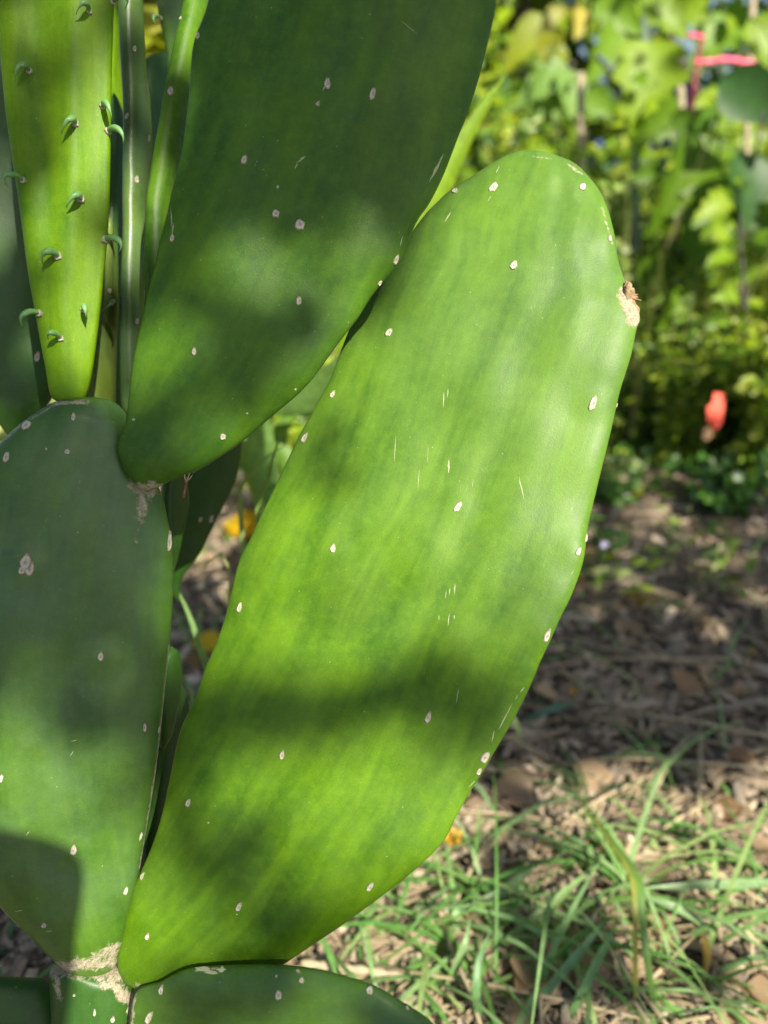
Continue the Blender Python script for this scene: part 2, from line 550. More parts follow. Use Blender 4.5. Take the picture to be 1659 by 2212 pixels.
C_L = [(195, 2100), (150, 2092), (110, 2060), (60, 2010), (0, 1948), (-60, 1860), (-120, 1730), (-155, 1560), (-160, 1380), (-130, 1200), (-80, 1060), (0, 958), (60, 905), (110, 872), (160, 862), (200, 858)]
C_R = [(195, 2100), (245, 2085), (266, 2040), (280, 1980), (293, 1920), (303, 1870), (316, 1790), (333, 1690), (348, 1570), (358, 1470), (368, 1370), (374, 1280), (375, 1220), (370, 1160), (358, 1100), (342, 1050), (318, 1000), (296, 940), (270, 890), (240, 866), (200, 858)]
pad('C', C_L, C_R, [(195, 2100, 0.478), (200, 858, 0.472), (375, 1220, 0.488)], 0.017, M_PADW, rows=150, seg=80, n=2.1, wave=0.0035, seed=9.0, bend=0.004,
    cork_and_lit_rim=[(290, 1045, 325, 1065, 15, 0.95), (308, 1070, 303, 1120, 11, 0.9), (299, 1110, 298, 1175, 5, 0.8), (0, 955, 110, 876, 3.5, 0.66), (110, 872, 190, 868, 5, 0.8),
          (120, 2088, 260, 2080, 14, 0.86), (210, 2068, 262, 2045, 15, 0.72), (366, 1390, 340, 1640, 2.5, 0.72), (340, 1640, 303, 1880, 3.0, 0.8)],  # last two segments paint the sunlit right rim into the colour
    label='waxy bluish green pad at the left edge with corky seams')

D_L = [(147, 872), (120, 866), (108, 848), (100, 800), (85, 720), (72, 650), (60, 580), (40, 430), (20, 300), (8, 190), (0, 60), (-4, -60), (10, -170), (60, -260), (120, -290)]
D_R = [(147, 872), (176, 868), (188, 850), (200, 800), (215, 690), (226, 580), (236, 450), (239, 300), (241, 150), (246, 0), (248, -90), (235, -180), (190, -260), (120, -290)]
pad('D', D_L, D_R, [(147, 872, 0.468), (120, -290, 0.44), (236, 450, 0.462)], 0.0065, M_YOUNG, rows=110, seg=80, n=2.6, wave=0.002, fold=0.0024, nfold=4, seed=2.0,
    label='narrow bright yellow green young pad with small curled leaves')

# lower right pad, leaning out towards the viewer
M_L = [(285, 2330), (283, 2250), (288, 2190), (296, 2140), (322, 2128), (345, 2122), (375, 2105), (402, 2093), (440, 2088), (520, 2087), (590, 2089), (640, 2094), (720, 2106), (800, 2130), (870, 2168), (935, 2212), (990, 2290), (1010, 2370)]
M_R = [(285, 2330), (310, 2420), (380, 2520), (500, 2600), (650, 2640), (800, 2620), (920, 2560), (985, 2470), (1010, 2370)]
pad('M', M_L, M_R, [(290, 2230, 0.462), (1010, 2370, 0.400), (560, 2087, 0.430)], 0.012, M_PADW, rows=110, seg=72, n=2.2, wave=0.004, seed=13.0,
    cork_and_lit_rim=[(425, 2094, 470, 2092, 4, 0.95), (290, 2150, 284, 2220, 4, 0.7)], label='pad cut off by the lower edge, its rim scarred')

# older pad carrying the joint, below
N_L = [(200, 2900), (150, 2860), (120, 2700), (110, 2500), (112, 2350), (114, 2200), (112, 2120), (118, 2085), (180, 2070)]
N_R = [(200, 2900), (260, 2880), (300, 2700), (310, 2500), (300, 2350), (288, 2240), (292, 2170), (285, 2120), (268, 2090), (180, 2070)]
pad('N', N_L, N_R, [(200, 2900, 0.47), (180, 2070, 0.482), (300, 2350, 0.478)], 0.02, M_PADD, rows=90, seg=48, n=2.1, wave=0.004, seed=17.0,
    cork_and_lit_rim=[(110, 2090, 285, 2105, 18, 0.98), (230, 2120, 290, 2165, 15, 0.9), (282, 2150, 282, 2225, 7, 0.9), (120, 2110, 130, 2160, 9, 0.7)], label='old dark pad with pale corky joint at its top')
# dark pad at the lower left corner
pad('O', [(150, 2330), (60, 2300), (-60, 2250), (-160, 2200), (-230, 2160), (-250, 2130)], [(150, 2330), (140, 2200), (112, 2122), (60, 2112), (-40, 2108), (-150, 2108), (-250, 2130)],
    [(150, 2330, 0.49), (-250, 2130, 0.47), (60, 2112, 0.50)], 0.009, M_PADD, rows=50, seg=32, seed=19.0)
# trunk pads down to the soil
pad('T', [(205, 4250), (120, 4200), (60, 3900), (50, 3500), (80, 3100), (130, 2860), (200, 2840)], [(205, 4250), (290, 4200), (360, 3900), (370, 3500), (330, 3100), (270, 2870), (200, 2840)],
    [(205, 4250, 0.455), (200, 2840, 0.47), (360, 3500, 0.465)], 0.028, M_PADD, rows=60, seg=32, n=2.0, seed=21.0, cork_and_lit_rim=[(205, 4300, 205, 3300, 130, 0.8)])

# pads seen behind and between
E_L = [(24, 945), (8, 930), (-30, 870), (-90, 740), (-130, 560), (-130, 350), (-80, 180), (0, 90)]
E_R = [(24, 945), (55, 918), (100, 880), (135, 800), (150, 650), (150, 450), (120, 250), (60, 130), (0, 90)]
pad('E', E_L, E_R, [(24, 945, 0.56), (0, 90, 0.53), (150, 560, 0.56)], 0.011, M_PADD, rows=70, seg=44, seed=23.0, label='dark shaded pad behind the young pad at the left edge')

def edge_pad(key, Lp, Rp, z0, z1, T, mat, seed, label=None, turn=0.03, n=2.0, **kw):
    """a pad seen almost edge on: its right-hand side lies much deeper than its left."""
    xs = [p[0] for p in Lp + Rp]
    x0, x1 = min(xs), max(xs)
    y0, y1 = Lp[0][1], Lp[-1][1]
    return pad(key, Lp, Rp, [(x0, y0, z0), (x0, y1, z1), (x1, (y0 + y1) / 2, (z0 + z1) / 2 + turn)], T, mat, rows=80, seg=48, n=n, seed=seed, label=label, wave=0.002, **kw)


G_L = [(335, 700), (322, 660), (317, 600), (317, 540), (320, 433), (328, 383), (334, 345), (341, 300), (350, 256), (359, 200), (372, 138), (381, 89), (390, 44), (399, 0), (410, -60), (430, -120)]
G_R = [(335, 700), (348, 660), (360, 600), (370, 520), (384, 433), (398, 345), (408, 290), (414, 240), (420, 170), (424, 120), (432, 80), (444, 40), (456, 0), (455, -60), (430, -120)]
edge_pad('G', G_L, G_R, 0.50, 0.485, 0.008, M_PAD, 27.0, 'pad seen edge on beside the broad shaded pad, with a bright rim', turn=0.05)
F_L = [(285, 900), (274, 880), (268, 780), (267, 682), (267, 582), (271, 467), (273, 333), (274, 256), (274, 200), (271, 151), (267, 100), (263, 0), (262, -80), (275, -140)]
F_R = [(285, 900), (296, 860), (300, 780), (303, 700), (307, 616), (315, 553), (320, 433), (324, 333), (323, 267), (319, 211), (311, 167), (307, 111), (300, 0), (296, -80), (275, -140)]
edge_pad('F', F_L, F_R, 0.53, 0.52, 0.0075, M_SLIM, 31.0, 'slim olive pad seen edge on between the young and the broad pads', turn=0.03)
H_L = [(385, 210), (374, 180), (368, 144), (359, 89), (348, 38), (342, 0), (336, -80), (350, -140)]
H_R = [(385, 210), (400, 180), (412, 140), (420, 89), (424, 38), (424, 0), (415, -80), (350, -140)]
edge_pad('H', H_L, H_R, 0.60, 0.58, 0.008, M_PADW, 33.0, turn=0.05)
pad('I', [(330, 760), (312, 700), (308, 500), (305, 300), (303, 180), (308, 140), (320, 122), (337, 117)], [(330, 760), (360, 700), (370, 500), (372, 300), (372, 180), (368, 140), (355, 122), (337, 117)],
    [(330, 760, 0.74), (337, 117, 0.74), (372, 300, 0.76)], 0.011, M_PADD, rows=60, seg=40, seed=35.0, label='dark round topped pad far behind in the gap')
pad('J', [(262, 960), (240, 930), (225, 800), (222, 600), (228, 400), (238, 260), (246, 200)], [(262, 960), (290, 930), (300, 800), (298, 600), (288, 450), (270, 300), (246, 200)],
    [(262, 960, 0.60), (246, 200, 0.59), (300, 700, 0.62)], 0.009, M_PADD, rows=60, seg=36, seed=37.0)
pad('Y', [(263, 280), (250, 240), (240, 180), (230, 90), (225, 0), (230, -100), (245, -150)], [(263, 280), (266, 200), (265, 109), (260, 56), (261, 0), (265, -100), (245, -150)],
    [(263, 280, 0.66), (245, -150, 0.65), (266, 100, 0.67)], 0.006, M_YOUNG, rows=50, seg=32, seed=39.0)
pad('Q', [(215, 960), (190, 930), (175, 850), (172, 700), (180, 560), (205, 480), (225, 460)], [(215, 960), (240, 930), (249, 850), (250, 700), (248, 600), (242, 510), (225, 460)],
    [(215, 960, 0.545), (225, 460, 0.535), (250, 700, 0.55)], 0.008, M_OLIVE, rows=60, seg=40, fold=0.0015, nfold=5, seed=41.0, label='olive pad half hidden behind the young pad')
pad('K', [(385, 1300), (360, 1270), (345, 1180), (350, 1050), (370, 930), (410, 830), (450, 780)], [(385, 1300), (392, 1245), (432, 1187), (470, 1112), (505, 1040), (520, 960), (520, 880), (495, 810), (450, 780)],
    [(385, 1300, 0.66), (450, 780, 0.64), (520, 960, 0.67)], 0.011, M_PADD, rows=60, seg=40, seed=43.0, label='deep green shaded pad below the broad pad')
pad('K2', [(372, 1240), (362, 1180), (355, 1100), (358, 1030), (375, 980)], [(372, 1240), (385, 1170), (397, 1120), (402, 1060), (375, 980)],
    [(372, 1240, 0.56), (375, 980, 0.555), (402, 1060, 0.57)], 0.006, M_PADD, rows=40, seg=28, seed=45.0)
pad('S', [(322, 1960), (305, 1900), (310, 1800), (322, 1680), (338, 1560), (352, 1500), (372, 1462)], [(322, 1960), (345, 1880), (372, 1780), (392, 1660), (408, 1560), (400, 1500), (372, 1462)],
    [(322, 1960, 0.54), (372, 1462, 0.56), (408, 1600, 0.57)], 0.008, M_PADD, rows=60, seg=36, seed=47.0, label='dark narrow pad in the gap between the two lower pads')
pad('S2', [(350, 1620), (342, 1560), (345, 1480), (355, 1420), (368, 1395)], [(350, 1620), (368, 1560), (384, 1490), (384, 1420), (368, 1395)],
    [(350, 1620, 0.53), (368, 1395, 0.54), (384, 1490, 0.55)], 0.006, M_PADD, rows=40, seg=28, seed=49.0)


# ---- areoles, scratches, curled leaves on the pads
def areole_mesh(k):
    rng = random.Random(100 + k)
    vs = [Vector((0, 0, 0.35))]
    fs = []
    rings = [(0.45, 0.55), (0.78, 0.75), (1.0, 0.35), (1.12, -0.5)]
    seg = 10
    jit = [1 + 0.55 * (rng.random() - 0.5) for _ in range(seg)]
    for r, h in rings:
        for j in range(seg):
            th = 2 * math.pi * j / seg
            rr = r * jit[j]
            vs.append(Vector((rr * math.cos(th), rr * math.sin(th) * 1.55, h + 0.35 * (rng.random() - 0.5))))
    for j in range(seg):
        fs.append((0, 1 + j, 1 + (j + 1) % seg))
    for i in range(len(rings) - 1):
        for j in range(seg):
            a, b_ = 1 + i * seg + j, 1 + i * seg + (j + 1) % seg
            fs.append((a, a + seg, b_ + seg, b_))
    return mesh('areole_%d' % k, vs, fs)


AREOLES = [areole_mesh(k) for k in range(6)]
for me in AREOLES:
    me.materials.append(M_AREOLE)


def hit(key, px, py):
    o, bv = BV[key]
    d = (P(px, py, 1) - CAM).normalized()
    loc, nrm, idx, dist = bv.ray_cast(CAM, d)
    if loc is None:
        # nearest point on the pad to that ray
        loc, nrm, idx, dist = bv.find_nearest(P(px, py, 0.47 if key in 'ABCDMN' else 0.55))
    if nrm.dot(CAM - loc) < 0:
        nrm = -nrm
    return o, loc, nrm


def frame_at(loc, nrm, ang, scale):
    up = (UP - nrm * UP.dot(nrm)).normalized()
    rt = up.cross(nrm)
    y = up * math.cos(ang) + rt * math.sin(ang)
    x = y.cross(nrm)
    m = Matrix((x, y, nrm)).transposed().to_4x4()
    return Matrix.Translation(loc) @ m @ Matrix.Diagonal((*scale, 1))


def areole(key, px, py, r=5.0, asp=1.0, ang=20, mat=None):
    o, loc, nrm = hit(key, px, py)
    z = proj(loc)[2]
    s = r * 0.9 * KT * z
    a = bpy.data.objects.new('areole', random.choice(AREOLES))
    COL.objects.link(a)
    a.parent = o
    a.matrix_basis = frame_at(loc, nrm, R(ang + random.uniform(-12, 12)), (s, s * asp, min(s, 0.0013) * 0.8))
    if mat:
        a.material_slots[0].link = 'OBJECT'
        a.material_slots[0].material = mat
    return a


AR = {
    'A': [(1066, 405, 9, 1), (1109, 573, 8, .95), (840, 719, 7, 1), (1281, 872, 8, 1.5), (989, 1096, 7, 1.3), (719, 1186, 6.5, 1.05), (924, 1550, 6.5, 1.4), (609, 1632, 5.5, 1.35), (517, 1313, 5.5, 1.4),
          (406, 1735, 5, 1.4), (1181, 1375, 7, 1.5), (1047, 1637, 8, 1.3), (1034, 1667, 5, 1.3), (799, 1917, 6, 1.3), (516, 1960, 6, 1.2), (318, 2024, 5, 1), (718, 853, 5, 1.3), (657, 947, 5, 1.8),
          (982, 413, 7, .7), (1258, 404, 7, 1.1), (1317, 516, 5, 1.1), (1249, 1192, 5, 1.6), (307, 1893, 4, 1.6), (985, 1768, 4, 1.2), (1205, 1352, 4, 1), (1332, 876, 3, 1.2), (450, 1777, 2.5, .6), (1266, 1163, 4, 1.7), (512, 1975, 2, .5)],
    'B': [(805, 204, 7, 1.3), (527, 346, 6, 1.3), (596, 462, 9, .7), (648, 486, 12, .7), (646, 651, 6.5, 1), (419, 760, 5, 1.2), (482, 944, 7, .75), (289, 907, 4, .6), (707, 182, 7, 1.2), (855, 562, 5, 1.7), (600, 404, 3, .9), (372, 515, 5, 1.2), (820, 612, 4, 1.2), (687, 226, 4, .7), (534, 893, 2.5, .7), (427, 78, 5, 1.2), (638, 841, 2.5, .8)],
    'C': [(55, 1215, 12, 1.0), (64, 1230, 9, 1.2), (48, 1232, 8, .9), (217, 1419, 6, 1.2), (158, 901, 5, 1.3), (145, 976, 6, .8), (14, 988, 7, 1.2), (57, 918, 12, .7), (366, 1172, 6, 2.4), (312, 1572, 4, 1.8), (158, 1837, 7, 1.1), (95, 1999, 6, .7), (271, 1925, 5, 1.2), (304, 1807, 3.5, 1.8), (2, 1683, 5, 1.4), (168, 1150, 2, .5), (100, 970, 2.5, .7), (343, 1577, 2.5, 2)],
    'M': [(348, 2140, 6, 1.1), (406, 2092, 6, .7), (602, 2150, 8, .9), (651, 2117, 6, .7), (644, 2098, 5, .5), (798, 2140, 8, .7), (321, 2199, 6, 1.9), (597, 2109, 3, .7), (880, 2178, 4, .8)],
    'N': [(243, 2203, 5, .9), (160, 2150, 3, .7), (204, 2188, 3, 1.8)],
    'G': [(368, 198, 6.5, 1.1), (390, 40, 3, 1)],
    'F': [(295, 389, 5.5, 1.1), (321, 300, 4, 1.6), (296, 694, 5, 1), (290, 106, 4, 1.4), (274, 252, 4, 1.3), (324, 397, 3.5, 1.6)],
    'E': [(80, 772, 6, 1.3)],
    'K': [(456, 1122, 6, 1.0), (433, 1123, 4.5, 1)],
    'Q': [(241, 654, 5, 1), (236, 628, 5, .8)],
}
for key, lst in AR.items():      # the skin swells a little round each areole
    o_ = BV[key][0]
    me = o_.data
    co = np.empty(len(me.vertices) * 3)
    me.vertices.foreach_get('co', co)
    co = co.reshape(-1, 3)
    for (x, y, r, asp) in lst:
        if r < 4.5:
            continue
        _, loc, nrm = hit(key, x, y)
        d = np.linalg.norm(co - np.array(loc), axis=1)
        amp = 0.0006 * np.exp(-(d / 0.0075) ** 2) - 0.0003 * np.exp(-((d - 0.016) / 0.006) ** 2)
        co += amp[:, None] * np.array(nrm)[None, :]
    me.vertices.foreach_set('co', co.ravel())
    me.update()
    BV[key] = (o_, BVHTree.FromPolygons([Vector(v) for v in co.tolist()], [tuple(p.vertices) for p in me.polygons]))
for key, lst in AR.items():
    for (x, y, r, asp) in lst:
        areole(key, x, y, r, asp, 22 if key == 'A' else 12)


def scratch_mesh(k):
    rng = random.Random(300 + k)
    vs, fs = [], []
    nn = 7
    for i in range(nn):
        t = i / (nn - 1) * 2 - 1
        w = (1 - abs(t) ** 2.2) * (0.7 + 0.5 * rng.random()) + 0.08
        off = 0.3 * (rng.random() - 0.5)
        vs += [Vector((off - w, t, -0.6)), Vector((off, t, 0.6 + 0.3 * rng.random())), Vector((off + w, t, -0.6))]
    for i in range(nn - 1):
        a = i * 3
        fs += [(a, a + 1, a + 4, a + 3), (a + 1, a + 2, a + 5, a + 4)]
    me = mesh('scratch_%d' % k, vs, fs)
    me.materials.append(M_SCRATCH)
    return me


SCR = [scratch_mesh(k) for k in range(4)]


def scratch(key, px, py, length, ang, w=1.6):
    o, loc, nrm = hit(key, px, py)
    z = proj(loc)[2]
    a = bpy.data.objects.new('scratch', random.choice(SCR))
    COL.objects.link(a)
    a.parent = o
    a.matrix_basis = frame_at(loc, nrm, R(ang), (w * KT * z, length / 2 * KT * z, 0.00022))


for s in [(958, 862, 40, 2), (967, 848, 22, 4), (853, 970, 58, 2, 1.1), (924, 980, 50, 3, 1.0), (904, 1035, 52, 3), (969, 1007, 32, 0, 2.6), (1021, 1044, 26, 6, 1.3), (1126, 1053, 58, -12, 2.0),
          (963, 1284, 20, 8), (971, 1277, 16, 5), (982, 1272, 26, 4, 2), (969, 1338, 28, 6, 2), (981, 1333, 10, 0, 2), (948, 1334, 12, 0), (988, 1502, 36, 8, 1.6), (1092, 1548, 66, 28, 2.2), (1065, 1590, 28, 12, 2.2), (1019, 1694, 20, 45, 1.5),
          (1235, 1100, 16, 25, 1.3), (1236, 1237, 14, 40, 1.4), (1128, 1490, 16, 40, 1.6), (1116, 1506, 12, 30, 1.4), (938, 372, 26, 25, 2.2), (1040, 357, 14, 30, 1.2), (1075, 366, 22, 15, 1.2)]:
    scratch('A', *s)
for s in [(940, 368, 60, 25, 4.0), (952, 345, 30, 22, 2.5), (370, 470, 46, -8, 2.2), (373, 495, 26, 5, 3), (650, 345, 26, 55, 2.4), (640, 358, 14, 30, 2), (704, 182, 32, 30, 3), (686, 222, 14, 50, 3), (885, 60, 44, -55, 1.4), (867, 521, 24, 12, 2.2), (655, 340, 10, 80, 2)]:
    scratch('B', *s)
for s in [(155, 1628, 14, 35, 1.4), (60, 1800, 12, 40, 1.6), (160, 1600, 12, 80, 1.2), (60, 2080, 18, 80, 1.2), (40, 1968, 18, 75, 1.4), (105, 2012, 14, 80, 1.2)]:
    scratch('C', *s)
scratch('M', 446, 2096, 62, 84, 6)
scratch('M', 478, 2094, 24, 75, 5)
scratch('N', 280, 2177, 24, 70, 9)


def hook(key, bx, by, tx, ty, w=5.8):
    """small fleshy leaf of the young pad, curling down from its areole."""
    o, loc, nrm = hit(key, bx, by)
    hv = random.Random(int(bx * 13 + by))
    w *= hv.uniform(0.78, 1.25)
    tx += hv.uniform(-5, 5)
    ty += hv.uniform(-6, 6)
    z = proj(loc)[2]
    tipz = z - 0.006
    b0 = loc - nrm * 0.001
    b3 = P(tx, ty, tipz)
    up = UP * (22 * KT * z)
    b1 = loc + nrm * 0.007 + up * 0.65 + (b3 - loc) * 0.1
    b2 = loc + nrm * 0.010 + up * 0.75 + (b3 - loc) * 0.85
    pts, rad = [], []
    nn = 11
    for i in range(nn):
        t = i / (nn - 1)
        pts.append(b0 * (1 - t) ** 3 + b1 * 3 * t * (1 - t) ** 2 + b2 * 3 * t * t * (1 - t) + b3 * t ** 3)
        rad.append(max(0.0002, w * KT * z * (0.72 + 0.42 * math.sin(math.pi * min(1, t * 1.25)) ) * min(1.0, ((1 - t) / 0.45)) ** 0.8))
    vs, fs = tube(pts, rad, 9)
    lf = link('curled_leaf', mesh('curled_leaf', vs, fs), M_BUD, o)
    a = bpy.data.objects.new('areole', random.choice(AREOLES))
    COL.objects.link(a)
    a.parent = o
    s = w * 1.15 * KT * z
    a.matrix_basis = frame_at(loc + nrm * 0.0004, nrm, 0, (s, s * 0.75, 0.0016))


for h in [(192, 25, 162, 33), (62, 153, 36, 174), (222, 230, 244, 256), (163, 267, 134, 286), (233, 284, 262, 312), (50, 390, 14, 405), (173, 430, 142, 450), (227, 518, 256, 548), (126, 554, 94, 575), (85, 677, 56, 708), (181, 669, 183, 691, 6), (132, 731, 101, 735, 4.5), (242, 3, 272, 22)]:
    hook('D', *h)
hook('Q', 240, 655, 220, 668)
for h in [(348, 40, 340, 50, 3)]:
    hook('H', *h)

# torn corky notch on the big pad
def lump(name, c, r, seed, mat, parent, squash=(1, 1, 1), rough=0.5):
    bm = bmesh.new()
    bmesh.ops.create_icosphere(bm, subdivisions=3, radius=1)
    for v in bm.verts:
        f = 1 + rough * noise.noise(v.co * 2.1 + Vector((seed, 0, 0))) + 0.5 * rough * noise.noise(v.co * 5.3 + Vector((0, seed, 0)))
        v.co = Vector((v.co.x * squash[0], v.co.y * squash[1], v.co.z * squash[2])) * f * r + c
    me = bpy.data.meshes.new(name)
    bm.to_mesh(me)
    bm.free()
    return link(name, me, mat, parent)


oA, locA, nA = hit('A', 1352, 645)
lump('corky_scar', P(1353, 640, proj(locA)[2] + 0.004), 0.0046, 3.1, M_SCAR, oA, (0.9, 1.0, 1.9), 0.6)
lump('corky_scar', P(1366, 640, proj(locA)[2] + 0.006), 0.0022, 5.1, M_SCAR, oA, (1.3, 1.0, 1.0), 0.9)
lump('corky_scar', P(1364, 674, proj(locA)[2] + 0.006), 0.0052, 8.1, M_SCAR, oA, (0.8, 1.0, 1.5), 0.35)
rng = random.Random(4)
for k in range(2):
    c0 = P(1360 + rng.uniform(-6, 8), 640 + rng.uniform(-12, 10), proj(locA)[2] + 0.003)
    dv = RIGHT * rng.uniform(0.002, 0.006) + UP * rng.uniform(-0.002, 0.003) - FWD * rng.uniform(-0.001, 0.003)
    vs, fs = tube([c0, c0 + dv * 0.6, c0 + dv + UP * rng.uniform(-.001, .001)], [0.0007, 0.0005, 0.0002], 5)
    link('scar_fibre', mesh('scar_fibre', vs, fs), M_SCAR, oA)

# dry brown bract caught under the broad pad
tw, TI = thing('dry_bract', P(405, 1022, 0.462), 'tiny dry brown bract dangling below the broad shaded pad', 'bract')
vs, fs = tube([P(404, 1022, 0.462), P(402, 1045, 0.46), P(398, 1062, 0.458), P(396, 1076, 0.457)], [0.0009, 0.0013, 0.0012, 0.0008], 7)
link('husk', mesh('husk', vs, fs), M_TWIG, tw, TI)
for dx in (-5, 3, 9):
    vs, fs = tube([P(402, 1042, 0.459), P(404 + dx, 1030, 0.457), P(406 + dx * 1.5, 1018, 0.459)], [0.0004, 0.0003, 0.0002], 5)
    link('bristle', mesh('bristle', vs, fs), M_STRAW, tw, TI)


# ------------------------------------------------------------------ leaves and plants
def leaf_outline(kind):
    if kind == 'ovate':
        half = [(0, 0.02), (0.12, 0.22), (0.3, 0.36), (0.5, 0.36), (0.7, 0.26), (0.87, 0.12), (1.0, 0.0)]
    elif kind == 'lobed':
        half = [(0, 0.03), (0.03, 0.16), (0.12, 0.27), (0.22, 0.36), (0.25, 0.24), (0.36, 0.32), (0.46, 0.37), (0.50, 0.22), (0.60, 0.25), (0.68, 0.27), (0.73, 0.14), (0.85, 0.13), (0.93, 0.05), (1.0, 0.0)]
    elif kind == 'strap':
        half = [(0, 0.035), (0.15, 0.055), (0.35, 0.075), (0.55, 0.08), (0.75, 0.065), (0.9, 0.035), (1.0, 0.0)]
    else:
        half = [(0, 0.02), (0.25, 0.17), (0.5, 0.2), (0.75, 0.13), (1.0, 0.0)]
    return half


def add_leaf(V, F, C, mat4, kind, length, col, droop=0.25, fold=0.25):
    """append one leaf (midrib strip, two halves) to lists; length along +Y of mat4, face +Z."""
    half = leaf_outline(kind)
    b0 = len(V)
    for (t, w) in half:
        z = -droop * t * t * length
        for s in (-1, 0, 1):
            V.append(mat4 @ Vector((s * w * length, t * length, z + abs(s) * w * fold * length)))
            k = 1.0 if s else 1.18
            C.append((col[0] * k, col[1] * k, col[2] * k, 1))
    for i in range(len(half) - 1):
        a = b0 + i * 3
        F.append((a, a + 1, a + 4, a + 3))
        F.append((a + 1, a + 2, a + 5, a + 4))


def tint_mesh(name, V, F, C, mat):
    me = mesh(name, V, F)
    ca = me.color_attributes.new('tint', 'FLOAT_COLOR', 'POINT')
    ca.data.foreach_set('color', [x for c in C for x in c])
    me.materials.append(mat)
    me.polygons.foreach_set('use_smooth', [True] * len(me.polygons))
    return me


def orient(loc, ydir, zdir):
    y = Vector(ydir).normalized()
    z = Vector(zdir)
    z = (z - y * z.dot(y)).normalized()
    x = y.cross(z)
    return Matrix.Translation(loc) @ Matrix((x, y, z)).transposed().to_4x4()


def rnd_dir(rng):
    while True:
        v = Vector((rng.uniform(-1, 1), rng.uniform(-1, 1), rng.uniform(-1, 1)))
        if 0.05 < v.length < 1:
            return v.normalized()


GREENS = [(0.10, 0.20, 0.02), (0.07, 0.16, 0.02), (0.14, 0.24, 0.02), (0.05, 0.12, 0.025), (0.17, 0.25, 0.03), (0.08, 0.18, 0.04)]


def one_leaf(name, base, tip, face, kind, col, parent, inv, droop=0.2, fold=0.2):
    base, tip = Vector(base), Vector(tip)
    V, F, C = [], [], []
    add_leaf(V, F, C, orient(base, tip - base, face), kind, (tip - base).length, col, droop, fold)
    return link(name, tint_mesh(name, V, F, C, M_LEAF), None, parent, inv)


TOCAM = Vector((0, -1, 0.5))

ZB = 0.8


def PB(px, py, z):
    return P(px, py, z + ZB)


